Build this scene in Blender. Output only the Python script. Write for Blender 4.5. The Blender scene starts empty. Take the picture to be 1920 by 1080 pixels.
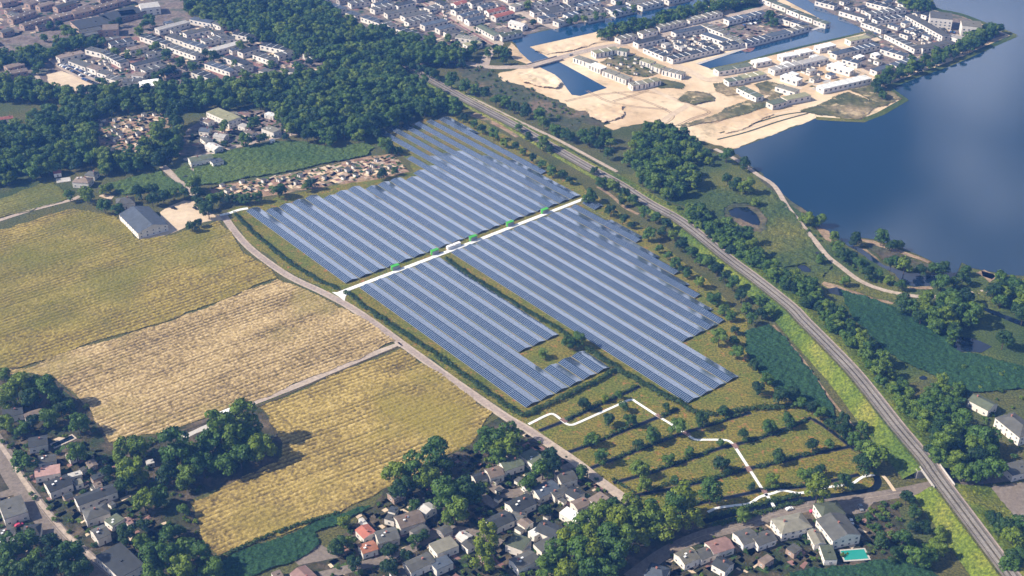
import bpy, math, random
import numpy as np
from mathutils import Vector, Matrix
from mathutils.geometry import tessellate_polygon
random.seed(7); rng = np.random.default_rng(7)
S = bpy.context.scene; C = S.collection
# ------------------------------------------------------------------ camera model (fitted to the farm grid)
PITCH = math.radians(30.815); ROLL = math.radians(-0.9157); TH = math.radians(-39.971); FPX = 2432.29
D = 11.5; H = 39.648*D
def G(x, y, z=0.0):
    A = x-960; B = 540-y; c, s = math.cos(ROLL), math.sin(ROLL)
    a = (c*A+s*B)/FPX; b = (-s*A+c*B)/FPX
    dy = math.cos(PITCH)+b*math.sin(PITCH); dz = -math.sin(PITCH)+b*math.cos(PITCH); t = -(H-z)/dz
    return (a*t, dy*t, z)
def P(X, Y, z=0.0):
    "ground point -> photo pixel (only used for sorting and label ordinals)"
    d = Y*math.cos(PITCH)+(H-z)*math.sin(PITCH); u = Y*math.sin(PITCH)-(H-z)*math.cos(PITCH)
    a = X/d*FPX; b = u/d*FPX; c, s = math.cos(ROLL), math.sin(ROLL)
    return (960+c*a-s*b, 540-(s*a+c*b))
def UVW(u, v, z=0.0):
    u *= D; v *= D
    return (math.cos(TH)*u+math.sin(TH)*v, -math.sin(TH)*u+math.cos(TH)*v, z)
def GP(l, z=0.0): return [Vector(G(x, y, z)) for x, y in l]

# ------------------------------------------------------------------ node materials
MATS = {}
def newmat(name):
    m = bpy.data.materials.new(name); m.use_nodes = True; MATS[name] = m
    return m, m.node_tree.nodes, m.node_tree.links, m.node_tree.nodes['Principled BSDF']
def ramp(N, stops):
    r = N.new('ShaderNodeValToRGB'); e = r.color_ramp.elements
    while len(e) < len(stops): e.new(0.5)
    for k, (p, c) in enumerate(stops): e[k].position = p; e[k].color = (*c, 1)
    return r
def noise(N, L, co, scale, detail=4, rough=.55, dist=0.0):
    n = N.new('ShaderNodeTexNoise'); n.inputs['Scale'].default_value = scale; n.inputs['Detail'].default_value = detail
    n.inputs['Roughness'].default_value = rough; n.inputs['Distortion'].default_value = dist
    L.new(co, n.inputs['Vector']); return n
def mix(N, L, fac, a, b, mode='MIX'):
    m = N.new('ShaderNodeMix'); m.data_type = 'RGBA'; m.blend_type = mode
    for v, i in ((fac, 0), (a, 6), (b, 7)):
        if hasattr(v, 'links'): L.new(v, m.inputs[i])
        else: m.inputs[i].default_value = v if i == 0 else (*v, 1)
    return m.outputs[2]
def ground_mat(name, big, small, bs=.01, ss=.25, rough=.95, bump=.5, bscale=.4, bdist=1.0, third=None, tscale=.05):
    "big: colour stops at field scale, small: multiply stops at clump scale"
    m, N, L, B = newmat(name)
    co = N.new('ShaderNodeNewGeometry').outputs['Position']
    r1 = ramp(N, big); L.new(noise(N, L, co, bs, 5).outputs[0], r1.inputs[0])
    r2 = ramp(N, small); L.new(noise(N, L, co, ss, 4, .65).outputs[0], r2.inputs[0])
    c = mix(N, L, 1.0, r1.outputs[0], r2.outputs[0], 'MULTIPLY')
    if third:
        n3 = noise(N, L, co, tscale, 6, .7); r3 = ramp(N, [(third[0], (0, 0, 0)), (third[1], (1, 1, 1))]); L.new(n3.outputs[0], r3.inputs[0])
        c = mix(N, L, r3.outputs[0], c, third[2])
    L.new(c, B.inputs['Base Color']); B.inputs['Roughness'].default_value = rough
    B.inputs['Specular IOR Level'].default_value = .15
    if bump:
        b = N.new('ShaderNodeBump'); b.inputs['Strength'].default_value = bump; b.inputs['Distance'].default_value = bdist
        L.new(noise(N, L, co, bscale, 5, .6).outputs[0], b.inputs['Height']); L.new(b.outputs[0], B.inputs['Normal'])
    return m
W1 = [(.3, (.55, .55, .55)), (.7, (1.3, 1.3, 1.3))]
W0 = [(.34, (.4, .45, .5)), (.5, (.95, .95, .95)), (.66, (1.7, 1.6, 1.3))]
W2 = [(.35, (.75, .75, .75)), (.65, (1.15, 1.15, 1.15))]
W3 = [(.35, (.9, .9, .9)), (.65, (1.06, 1.06, 1.06))]
ground_mat('rough_grass', [(.35, (.045, .065, .02)), (.5, (.09, .085, .03)), (.65, (.06, .08, .03))], W0, .012, .8, bump=.6, bscale=.5)
ground_mat('meadow', [(.3, (.09, .11, .018)), (.46, (.17, .145, .03)), (.6, (.11, .13, .022)), (.75, (.19, .14, .04))], [(.36, (.4, .45, .4)), (.64, (1.5, 1.45, 1.3))], .03, .7, bump=.8, bscale=1.0, bdist=.7, third=(.57, .68, (.36, .14, .06)), tscale=.22)
ground_mat('wetland', [(.35, (.03, .06, .02)), (.5, (.06, .085, .024)), (.65, (.13, .125, .03))], W0, .012, .8, bump=.7, bscale=.45)
ground_mat('reeds', [(.35, (.014, .045, .022)), (.65, (.026, .065, .028))], W0, .012, .9, bump=.7, bscale=.5)
ground_mat('green_crop', [(.35, (.035, .075, .022)), (.65, (.075, .11, .026))], W0, .012, .85, bump=.6, bscale=.6)
ground_mat('embankment_grass', [(.35, (.06, .1, .018)), (.5, (.11, .145, .02)), (.7, (.2, .18, .045))], W0, .02, .6, bump=.9, bscale=.5)
ground_mat('sand', [(.35, (.47, .33, .2)), (.5, (.62, .47, .31)), (.65, (.70, .57, .40))], W3, .012, .15, bump=.3, bscale=.15, third=(.55, .68, (.26, .21, .12)), tscale=.02)
ground_mat('scrub', [(.35, (.09, .075, .055)), (.5, (.055, .07, .035)), (.65, (.16, .12, .08))], W1, .02, .25, bump=.9, bscale=.3)
ground_mat('town_ground', [(.35, (.12, .095, .085)), (.5, (.2, .16, .14)), (.65, (.08, .09, .06))], W1, .05, .3, bump=.3, bscale=.5)
ground_mat('village_ground', [(.35, (.03, .05, .02)), (.5, (.055, .05, .03)), (.65, (.13, .1, .07))], W1, .07, .35, bump=.8, bscale=.5)
ground_mat('allotment', [(.35, (.2, .12, .08)), (.5, (.34, .23, .15)), (.65, (.09, .1, .05))], W1, .06, .3, bump=.5, bscale=.4)
ground_mat('farm_lane', [(.35, (.3, .24, .21)), (.65, (.36, .29, .25))], W2, .05, .5, .9, bump=0)
ground_mat('dune_scrub', [(.35, (.05, .07, .03)), (.5, (.1, .1, .045)), (.65, (.3, .23, .14))], W1, .02, .22, bump=.9, bscale=.25, third=(.56, .64, (.42, .33, .2)), tscale=.06)
ground_mat('asphalt', [(.35, (.17, .14, .12)), (.65, (.21, .175, .15))], W2, .05, .5, .9, bump=0)
ground_mat('pale_road', [(.35, (.36, .29, .24)), (.65, (.45, .37, .3))], W2, .04, .4, .9, bump=0)
ground_mat('brick_paving', [(.35, (.2, .11, .1)), (.65, (.27, .15, .13))], W2, .04, .4, .9, bump=0)
ground_mat('white_gravel', [(.35, (.68, .68, .67)), (.65, (.8, .8, .8))], W3, .04, .4, .9, bump=0)
ground_mat('ballast', [(.35, (.13, .115, .1)), (.65, (.2, .175, .155))], W2, .05, .6, .9, bump=0)
ground_mat('ballast_sleeper', [(.35, (.22, .2, .18)), (.65, (.3, .275, .25))], W2, .05, .6, .9, bump=0)
ground_mat('beach_soil', [(.35, (.2, .14, .09)), (.65, (.36, .26, .17))], W1, .04, .3, .9, bump=.4)
ground_mat('yard', [(.35, (.5, .38, .27)), (.65, (.62, .5, .36))], W3, .04, .2, .9, bump=.2)
ground_mat('soil_edge', [(.35, (.06, .05, .03)), (.65, (.1, .08, .05))], W1, .05, .3)
def field_mat(name, hi1, hi2, green, gscale, glo, ghi):
    m, N, L, B = newmat(name)
    g = N.new('ShaderNodeNewGeometry'); co = g.outputs['Position']
    at = N.new('ShaderNodeAttribute'); at.attribute_name = 'lum'
    r = ramp(N, [(.15, (.09, .065, .03)), (.5, hi1), (.85, hi2)]); L.new(at.outputs['Fac'], r.inputs[0])
    gr = ramp(N, [(glo, (0, 0, 0)), (ghi, (1, 1, 1))]); L.new(noise(N, L, co, gscale, 5, .6).outputs[0], gr.inputs[0])
    c = mix(N, L, gr.outputs[0], r.outputs[0], green)
    r2 = ramp(N, W1); L.new(noise(N, L, co, 1.3, 4, .7).outputs[0], r2.inputs[0])
    c = mix(N, L, .95, c, mix(N, L, 1.0, c, r2.outputs[0], 'MULTIPLY'))
    L.new(c, B.inputs['Base Color']); B.inputs['Roughness'].default_value = .95; B.inputs['Specular IOR Level'].default_value = .1
    return m
field_mat('stubble_tan', (.38, .275, .13), (.64, .49, .27), (.27, .22, .07), .011, .55, .72)
field_mat('stubble_gold', (.32, .235, .07), (.54, .41, .16), (.25, .2, .045), .011, .5, .66)
field_mat('crop_green', (.27, .205, .05), (.46, .36, .12), (.15, .145, .025), .008, .46, .66)
field_mat('crop_dark', (.17, .16, .04), (.27, .25, .07), (.1, .12, .025), .009, .42, .6)
def plain(name, col, rough=.6, metal=0.0, spec=.4, var=.12, sc=.7):
    m, N, L, B = newmat(name)
    co = N.new('ShaderNodeTexCoord').outputs['Object']; oi = N.new('ShaderNodeObjectInfo')
    r = ramp(N, [(.3, tuple(c*(1-var) for c in col)), (.7, tuple(min(c*(1+var), 1) for c in col))])
    L.new(noise(N, L, co, sc, 5).outputs[0], r.inputs[0])
    h = N.new('ShaderNodeHueSaturation'); L.new(r.outputs[0], h.inputs['Color'])
    mr = N.new('ShaderNodeMapRange'); mr.inputs[3].default_value = 1-var*1.3; mr.inputs[4].default_value = 1+var*1.3
    L.new(oi.outputs['Random'], mr.inputs[0]); L.new(mr.outputs[0], h.inputs['Value'])
    L.new(h.outputs[0], B.inputs['Base Color']); B.inputs['Roughness'].default_value = rough
    B.inputs['Metallic'].default_value = metal; B.inputs['Specular IOR Level'].default_value = spec
    return m
plain('wall_white', (.66, .61, .55), .8); plain('wall_brick', (.34, .24, .19), .85); plain('wall_grey', (.3, .27, .26), .85)
for n, c in dict(dark=(.03, .034, .038), grey=(.075, .075, .07), blue=(.06, .075, .1), pale=(.4, .38, .36), tan=(.17, .16, .125), green=(.085, .1, .065),
                 red=(.3, .1, .07), orange=(.42, .17, .1), pink=(.3, .18, .16), brown=(.17, .13, .105), olive=(.24, .23, .13), white=(.78, .78, .76)).items():
    plain('roof_'+n, c, .75, var=.22, sc=.35)
plain('window_glass', (.03, .04, .055), .12, spec=.6); plain('frame_white', (.75, .75, .75), .5); plain('brick_red', (.3, .13, .1), .8)
plain('box_green', (.05, .33, .03), .5, var=.05); plain('box_grey', (.33, .33, .34), .55, var=.05); plain('box_white', (.82, .8, .78), .5, var=.04)
plain('metal', (.35, .36, .38), .45, .6); plain('rail_steel', (.3, .26, .24), .4, .8); plain('concrete', (.4, .37, .34), .85); plain('timber', (.2, .13, .08), .8)
plain('bark', (.07, .05, .035), .95); plain('tyre', (.02, .02, .02), .9); plain('pool_tile', (.5, .42, .36), .8)
for n, c in dict(black=(.015, .015, .02), white=(.75, .75, .75), red=(.45, .05, .1), grey=(.2, .21, .23), blue=(.04, .08, .2)).items(): plain('paint_'+n, c, .3, var=.02, spec=.6)
def leaf_mat(name, a, b, c):
    m, N, L, B = newmat(name)
    oi = N.new('ShaderNodeObjectInfo'); co = N.new('ShaderNodeTexCoord').outputs['Object']
    r = ramp(N, [(0, a), (.5, b), (1, c)]); L.new(oi.outputs['Random'], r.inputs[0])
    r2 = ramp(N, [(.3, (.65, .7, .7)), (.7, (1.45, 1.35, 1.1))]); L.new(noise(N, L, co, 3.5, 3).outputs[0], r2.inputs[0])
    col = mix(N, L, 1.0, r.outputs[0], r2.outputs[0], 'MULTIPLY')
    L.new(col, B.inputs['Base Color']); B.inputs['Roughness'].default_value = .6; B.inputs['Specular IOR Level'].default_value = .25
    t = N.new('ShaderNodeBsdfTranslucent'); L.new(col, t.inputs['Color']); ms = N.new('ShaderNodeMixShader'); ms.inputs[0].default_value = .22
    L.new(B.outputs[0], ms.inputs[1]); L.new(t.outputs[0], ms.inputs[2]); L.new(ms.outputs[0], N['Material Output'].inputs[0])
leaf_mat('leaf', (.04, .095, .022), (.07, .14, .024), (.13, .19, .02))
leaf_mat('leaf_yellow', (.12, .17, .015), (.15, .2, .015), (.17, .22, .018))
leaf_mat('leaf_dark', (.016, .045, .018), (.026, .065, .02), (.04, .085, .02))
leaf_mat('hedge_leaf', (.03, .065, .02), (.04, .08, .022), (.045, .085, .022))
def water_mat(name, col, rough, bsc, bst, spec=.9):
    m, N, L, B = newmat(name)
    co = N.new('ShaderNodeNewGeometry').outputs['Position']
    B.inputs['Base Color'].default_value = (*col, 1); B.inputs['Roughness'].default_value = rough; B.inputs['IOR'].default_value = 1.33
    B.inputs['Specular IOR Level'].default_value = spec
    mp = N.new('ShaderNodeMapping'); mp.inputs['Scale'].default_value = (1, 2.2, 1); mp.inputs['Rotation'].default_value = (0, 0, .5); L.new(co, mp.inputs[0])
    b = N.new('ShaderNodeBump'); b.inputs['Strength'].default_value = bst; b.inputs['Distance'].default_value = .06
    L.new(noise(N, L, mp.outputs[0], bsc, 4, .6).outputs[0], b.inputs['Height']); L.new(b.outputs[0], B.inputs['Normal'])
water_mat('lake_water', (.008, .028, .058), .07, .25, .2)
water_mat('canal_water', (.006, .04, .095), .06, .2, .05)
water_mat('pond_water', (.006, .012, .026), .06, .3, .08)
water_mat('ditch_water', (.006, .01, .018), .35, .3, .1, .15)
water_mat('pool_water', (.02, .26, .22), .08, .8, .3)
def panel_mat():
    m, N, L, B = newmat('solar_glass')
    uv = N.new('ShaderNodeUVMap'); uv.uv_map = 'UVMap'; sp = N.new('ShaderNodeSeparateXYZ'); L.new(uv.outputs[0], sp.inputs[0])
    def line(src, w):
        f = N.new('ShaderNodeMath'); f.operation = 'FRACT'; L.new(src, f.inputs[0])
        a = N.new('ShaderNodeMath'); a.operation = 'LESS_THAN'; L.new(f.outputs[0], a.inputs[0]); a.inputs[1].default_value = w; return a.outputs[0]
    a = line(sp.outputs[0], .17); 
    tb = N.new('ShaderNodeMath'); tb.operation = 'MULTIPLY'; L.new(sp.outputs[1], tb.inputs[0]); tb.inputs[1].default_value = .1; b = line(tb.outputs[0], .004)
    mx = N.new('ShaderNodeMath'); mx.operation = 'MAXIMUM'; L.new(a, mx.inputs[0]); L.new(b, mx.inputs[1])
    sc_ = N.new('ShaderNodeVectorMath'); sc_.operation = 'MULTIPLY'; sc_.inputs[1].default_value = (.3, .07, 1); L.new(uv.outputs[0], sc_.inputs[0])
    fl = N.new('ShaderNodeVectorMath'); fl.operation = 'FLOOR'; L.new(sc_.outputs[0], fl.inputs[0])
    wn = N.new('ShaderNodeTexWhiteNoise'); wn.noise_dimensions = '2D'; L.new(fl.outputs[0], wn.inputs['Vector'])
    cr = ramp(N, [(0, (.005, .018, .05)), (1, (.01, .03, .075))]); L.new(wn.outputs['Value'], cr.inputs[0])
    col = mix(N, L, mx.outputs[0], cr.outputs[0], (.36, .41, .49)); L.new(col, B.inputs['Base Color'])
    B.inputs['Roughness'].default_value = .14; B.inputs['IOR'].default_value = 1.7; B.inputs['Specular IOR Level'].default_value = .9
    B.inputs['Coat Weight'].default_value = .8; B.inputs['Coat Roughness'].default_value = .2; B.inputs['Coat IOR'].default_value = 1.6
panel_mat()

# ------------------------------------------------------------------ object helpers
def props(o, label=None, cat=None, group=None, kind=None):
    if label: o['label'] = label
    if cat: o['category'] = cat
    if group: o['group'] = group
    if kind: o['kind'] = kind
    return o
def link(name, me, parent=None, loc=None, mats=()):
    o = bpy.data.objects.new(name, me); C.objects.link(o)
    if me is not None:
        for m in mats:
            if MATS[m].name not in [x.name for x in me.materials]: me.materials.append(MATS[m])
    if parent: o.parent = parent
    if loc is not None: o.location = loc
    return o
def mesh(name, V, F, mats=(), mi=None, smooth=False):
    me = bpy.data.meshes.new(name); me.from_pydata([tuple(v) for v in V], [], F)
    for m in mats: me.materials.append(MATS[m])
    if mi is not None: me.polygons.foreach_set('material_index', mi)
    if smooth: me.polygons.foreach_set('use_smooth', [True]*len(F))
    me.update(); return me
def thing(name, loc, rz, label, cat, group=None):
    o = link(name, None, None, loc); o.rotation_euler = (0, 0, rz); o.empty_display_size = .5
    return props(o, label, cat, group)
class MB:
    def __init__(s): s.V = []; s.F = []; s.M = []
    def box(s, x0, x1, y0, y1, z0, z1, m=0):
        n = len(s.V); s.V += [(x, y, z) for z in (z0, z1) for x, y in ((x0, y0), (x1, y0), (x1, y1), (x0, y1))]
        s.F += [(n, n+3, n+2, n+1), (n+4, n+5, n+6, n+7)]+[(n+k, n+(k+1) % 4, n+4+(k+1) % 4, n+4+k) for k in range(4)]; s.M += [m]*6
    def poly(s, pts, m=0):
        n = len(s.V); s.V += [tuple(p) for p in pts]; s.F.append(tuple(range(n, n+len(pts)))); s.M.append(m)
    def tube(s, a, b, r0, r1, n=6, m=0):
        a = Vector(a); b = Vector(b); d = (b-a).normalized(); x = d.orthogonal().normalized(); y = d.cross(x); k = len(s.V)
        for p, r in ((a, r0), (b, r1)):
            s.V += [tuple(p+x*math.cos(t)*r+y*math.sin(t)*r) for t in [2*math.pi*i/n for i in range(n)]]
        s.F += [(k+i, k+(i+1) % n, k+n+(i+1) % n, k+n+i) for i in range(n)]+[tuple(range(k+n-1, k-1, -1)), tuple(range(k+n, k+2*n))]; s.M += [m]*(n+2)
    def me(s, name, mats=(), smooth=False): return mesh(name, s.V, s.F, mats, s.M, smooth)
ZL = [0.0]
def roughen(pts, amp, step=5.0):
    out = []; n = len(pts); ph = random.random()*99
    for i in range(n):
        a, b = pts[i], pts[(i+1) % n]; d = (b-a).length; k = max(1, int(d/step)); nrm = Vector((-(b-a).y, (b-a).x, 0)).normalized()
        for j in range(k):
            p = a.lerp(b, j/k); out.append(p+nrm*(random.uniform(-1, 1)*amp*.6+amp*math.sin(ph+len(out)*.7)*.5) if j else p.copy())
    return out
def sheet(name, pxs, mat, z, amp=0, world=False, label=None, kind='structure', step=5.0):
    pts = pxs if world else GP(pxs)
    if amp: pts = roughen(pts, amp, step)
    V = [(p[0], p[1], z) for p in pts]
    tri = tessellate_polygon([[Vector((v[0], v[1], 0)) for v in V]])
    F = []
    for t in tri:
        a, b, c = (Vector(V[i]) for i in t)
        F.append(tuple(t) if (b-a).cross(c-a).z > 0 else tuple(reversed(t)))
    o = link(name, mesh(name, V, F, (mat,)))
    if kind: o['kind'] = kind
    return o
def smooth_line(pts, n=6):
    out = []; P_ = [pts[0]]+list(pts)+[pts[-1]]
    for i in range(1, len(P_)-2):
        a, b, c, d = P_[i-1], P_[i], P_[i+1], P_[i+2]
        for k in range(n):
            t = k/n; out.append(.5*((2*b)+(c-a)*t+(2*a-5*b+4*c-d)*t*t+(3*b-a-3*c+d)*t**3))
    out.append(pts[-1]); return out
def offsets(pts):
    o = []
    for i, p in enumerate(pts):
        a = pts[max(0, i-1)]; b = pts[min(len(pts)-1, i+1)]; d = b-a; o.append(Vector((d.y, -d.x, 0)).normalized())
    return o
def strip(name, pxs, w, mat, z, n=5, thick=0, kind='structure', w2=None, world=False, shift=0):
    pts = smooth_line(pxs if world else GP(pxs), n) if n > 1 else (pxs if world else GP(pxs)); nn = offsets(pts); V = []; F = []
    for i, (p, q) in enumerate(zip(pts, nn)):
        ww = w if w2 is None else w+(w2-w)*i/(len(pts)-1)
        V += [(p.x+q.x*(shift+ww/2), p.y+q.y*(shift+ww/2), z), (p.x+q.x*(shift-ww/2), p.y+q.y*(shift-ww/2), z)]
        if i: k = 2*i; F.append((k-2, k, k+1, k-1))
    me = mesh(name, V, F, (mat,)); o = link(name, me)
    if kind: o['kind'] = kind
    return o
def inside(X, Y, poly):
    ins = np.zeros(X.shape, bool); n = len(poly)
    for i in range(n):
        x1, y1 = poly[i][:2]; x2, y2 = poly[(i+1) % n][:2]
        if y1 == y2: continue
        c = ((y1 > Y) != (y2 > Y)) & (X < (x2-x1)*(Y-y1)/(y2-y1)+x1); ins ^= c
    return ins
def vnoise(X, Y, s, seed, sy=None):
    sy = sy or s; x = X/s; y = Y/sy; xi = np.floor(x).astype(int); yi = np.floor(y).astype(int); fx = x-xi; fy = y-yi
    fx = fx*fx*(3-2*fx); fy = fy*fy*(3-2*fy)
    def h(a, b):
        n = (a*374761393+b*668265263+seed*1442695) & 0x7fffffff; n = ((n ^ (n >> 13))*1274126177) & 0x7fffffff; return ((n ^ (n >> 16)) & 0xffff)/65535.0
    return (h(xi, yi)*(1-fx)+h(xi+1, yi)*fx)*(1-fy)+(h(xi, yi+1)*(1-fx)+h(xi+1, yi+1)*fx)*fy
def relief(name, pxs, mat, base, amp, lump, res=.8, rows=None, rowamp=0, rowdir=None, kind='structure', lines=0, seed=1, amp_edge=2, holes=()):
    "a real bumpy sheet of plants / soil: grid heightfield cut to the polygon"
    poly = roughen(GP(pxs), amp_edge, 6); ang = 0
    if rowdir: a, b = Vector(G(*rowdir[0])), Vector(G(*rowdir[1])); ang = math.atan2((b-a).y, (b-a).x)
    ca, sa = math.cos(-ang), math.sin(-ang)
    loc = [(p.x*ca-p.y*sa, p.x*sa+p.y*ca) for p in poly]
    xs = [p[0] for p in loc]; ys = [p[1] for p in loc]
    gx = np.arange(min(xs)-res, max(xs)+res, res); gy = np.arange(min(ys)-res, max(ys)+res, res); X, Y = np.meshgrid(gx, gy)
    X = X+rng.uniform(-.25, .25, X.shape)*res; Y = Y+rng.uniform(-.25, .25, Y.shape)*res
    n1 = vnoise(X, Y, lump, seed); n2 = vnoise(X, Y, lump*.5, seed+5); n3 = vnoise(X, Y, 25, seed+9, 14)
    Z = amp*(.6*n1+.4*n2)
    lum = .5*n1+.25*n2+.25*n3
    if rows:
        wob = vnoise(X, Y, 90, seed+3)*rows*1.2+vnoise(X, Y, 9, seed+13)*.8; st = vnoise(X, Y, 70, seed+4, rows*1.6)
        ph = (Y+wob)/rows; v = np.abs((ph % 1)-.5)*2
        tr = np.clip((v-.5)/.3, 0, 1)*(.42+.58*np.clip((st-.35)*3, 0, 1)); Z = Z*(1-tr*.4)-rowamp*.6*tr; lum = lum*(1-.55*tr)
    if lines:
        ph2 = ((Y+vnoise(X, Y, 60, seed+8)*3) / lines) % 1; t2 = (ph2 < 1.1/lines*1.3).astype(float)*(vnoise(X, Y, 40, seed+6, lines) > .35); Z -= t2*.3; lum *= (1-.7*t2)
    Z += base
    cx = (X[:-1, :-1]+X[1:, 1:])/2; cy = (Y[:-1, :-1]+Y[1:, 1:])/2; ins = inside(cx, cy, loc)
    for hp in holes: ins &= ~inside(cx, cy, [(p[0]*ca-p[1]*sa, p[0]*sa+p[1]*ca) for p in GP(hp)])
    idx = np.arange(X.size).reshape(X.shape); F = np.stack([idx[:-1, :-1][ins], idx[:-1, 1:][ins], idx[1:, 1:][ins], idx[1:, :-1][ins]], 1)
    used = np.unique(F); rm = np.full(X.size, -1); rm[used] = np.arange(len(used)); F = rm[F]
    x = X.ravel()[used]; y = Y.ravel()[used]; z = Z.ravel()[used]; l = lum.ravel()[used]
    c2, s2 = math.cos(ang), math.sin(ang); V = np.stack([x*c2-y*s2, x*s2+y*c2, z], 1).astype('f4')
    me = bpy.data.meshes.new(name); me.vertices.add(len(V)); me.vertices.foreach_set('co', V.ravel())
    me.loops.add(F.size); me.loops.foreach_set('vertex_index', F.ravel().astype('i4')); me.polygons.add(len(F))
    me.polygons.foreach_set('loop_start', np.arange(0, F.size, 4, dtype='i4')); me.update(calc_edges=True)
    at = me.attributes.new('lum', 'FLOAT', 'POINT'); at.data.foreach_set('value', l.astype('f4'))
    me.materials.append(MATS[mat]); o = link(name, me); o['kind'] = kind
    return o
ORD = ['first', 'second', 'third', 'fourth', 'fifth', 'sixth', 'seventh', 'eighth', 'ninth', 'tenth', 'eleventh', 'twelfth', 'thirteenth', 'fourteenth', 'fifteenth',
       'sixteenth', 'seventeenth', 'eighteenth', 'nineteenth', 'twentieth']
def order(i):
    if i < 20: return ORD[i]
    n = i+1; t = {2: 'twenty', 3: 'thirty', 4: 'forty', 5: 'fifty', 6: 'sixty', 7: 'seventy', 8: 'eighty', 9: 'ninety'}; tt = {2: 'twentieth', 3: 'thirtieth', 4: 'fortieth', 5: 'fiftieth', 6: 'sixtieth', 7: 'seventieth', 8: 'eightieth', 9: 'ninetieth'}
    if n >= 100: return '%dth' % n
    return tt[n//10] if n % 10 == 0 else t[n//10]+'-'+ORD[n % 10-1]
# ------------------------------------------------------------------ foliage prototypes (unit crown radius)
def leaves_mesh(name, blobs, n, size, mat, seed, squash=.8):
    r = np.random.default_rng(seed); w = np.array([b[3]**2 for b in blobs]); w = w/w.sum(); pick = r.choice(len(blobs), n, p=w)
    B = np.array(blobs)[pick]; d = r.normal(size=(n, 3)); d /= np.linalg.norm(d, axis=1)[:, None]; d[:, 2] = np.where(d[:, 2] < -.35, -d[:, 2], d[:, 2])
    rad = B[:, 3]*(r.uniform(.72, 1.05, n)); c = B[:, :3]+d*rad[:, None]*np.array([1, 1, squash])
    nn = d+r.normal(size=(n, 3))*.33; nn /= np.linalg.norm(nn, axis=1)[:, None]
    up = r.normal(size=(n, 3)); a = np.cross(nn, up); a /= np.linalg.norm(a, axis=1)[:, None]; b = np.cross(nn, a)
    s = (size*r.uniform(.6, 1.3, n))[:, None]; q = s*r.uniform(.6, 1, n)[:, None]
    V = np.stack([c-a*s-b*q*.4, c+a*.2*s-b*q, c+a*s+b*q*.3, c-a*.1*s+b*q], 1).reshape(-1, 3)
    F = np.arange(4*n).reshape(n, 4); me = bpy.data.meshes.new(name)
    me.from_pydata(V.tolist(), [], F.tolist()); me.materials.append(MATS[mat]); return me
def trunk_mb(h, r, seed):
    rr = random.Random(seed); b = MB(); b.tube((0, 0, -.02), (0, 0, h*.55), r, r*.7, 6)
    for k in range(5):
        t = k*1.256+rr.random(); b.tube((0, 0, h*(.35+.05*k)), (math.cos(t)*.5, math.sin(t)*.5, h*.55+.25+.1*k), r*.5, r*.12, 5)
    b.tube((0, 0, h*.5), (.05, .03, h), r*.65, r*.15, 5); return b
def crown_blobs(kind, seed):
    r = random.Random(seed); bl = []
    if kind == 'round':
        for k in range(15):
            t = r.uniform(0, 6.28); z = r.uniform(.55, 1.65); e = math.sqrt(max(.05, 1-((z-1.0)/.85)**2))*.68*r.uniform(.65, 1.05)
            bl.append((math.cos(t)*e, math.sin(t)*e, z, r.uniform(.26, .44)))
        bl.append((0, 0, 1.1, .55))
    elif kind == 'tall':
        for k in range(15):
            t = r.uniform(0, 6.28); z = r.uniform(.6, 2.3); e = math.sqrt(max(.05, 1-((z-1.3)/1.2)**2))*.62*r.uniform(.6, 1.05)
            bl.append((math.cos(t)*e, math.sin(t)*e, z, r.uniform(.26, .42)))
        bl.append((0, 0, 1.4, .5))
    else:
        for k in range(12):
            t = r.uniform(0, 6.28); e = r.uniform(.3, .75); bl.append((math.cos(t)*e, math.sin(t)*e, r.uniform(.35, 1.0), r.uniform(.24, .4)))
        bl.append((0, 0, .6, .5))
    return bl
CROWN = {}; TRUNK = {}
for kd, n in (('round', 5), ('tall', 3), ('bush', 3)):
    for k in range(n):
        CROWN[kd, k] = leaves_mesh('crown', crown_blobs(kd, k*7+3), 1500 if kd != 'bush' else 420, .086 if kd != 'bush' else .13, 'leaf', k+11)
        TRUNK[kd, k] = trunk_mb({'round': 1.3, 'tall': 1.9, 'bush': .6}[kd], .055, k).me('trunk', ('bark',))
for kd, n, mt in (('yround', 2, 'leaf_yellow'), ('dround', 2, 'leaf_dark')):
    for k in range(n):
        CROWN[kd, k] = leaves_mesh('crown', crown_blobs('round' if kd == 'dround' else 'tall', k*5+40), 1500, .086, mt, k+31); TRUNK[kd, k] = trunk_mb(1.4, .055, k+9).me('trunk', ('bark',))
NTREE = [0]; TREES = []
def tree(X, Y, r, kd, label, group, z=0):
    ks = [k for k in CROWN if k[0] == kd]; k = random.choice(ks); NTREE[0] += 1
    t = thing('tree' if kd != 'bush' else 'shrub', (X, Y, z), random.uniform(0, 6.28), label, 'tree' if kd != 'bush' else 'shrub', group)
    s = r*random.uniform(.92, 1.08); t.scale = (s*random.uniform(.9, 1.1), s*random.uniform(.9, 1.1), s*random.uniform(.88, 1.12))
    link('trunk', TRUNK[k], t); link('crown', CROWN[k], t); return t
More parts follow.
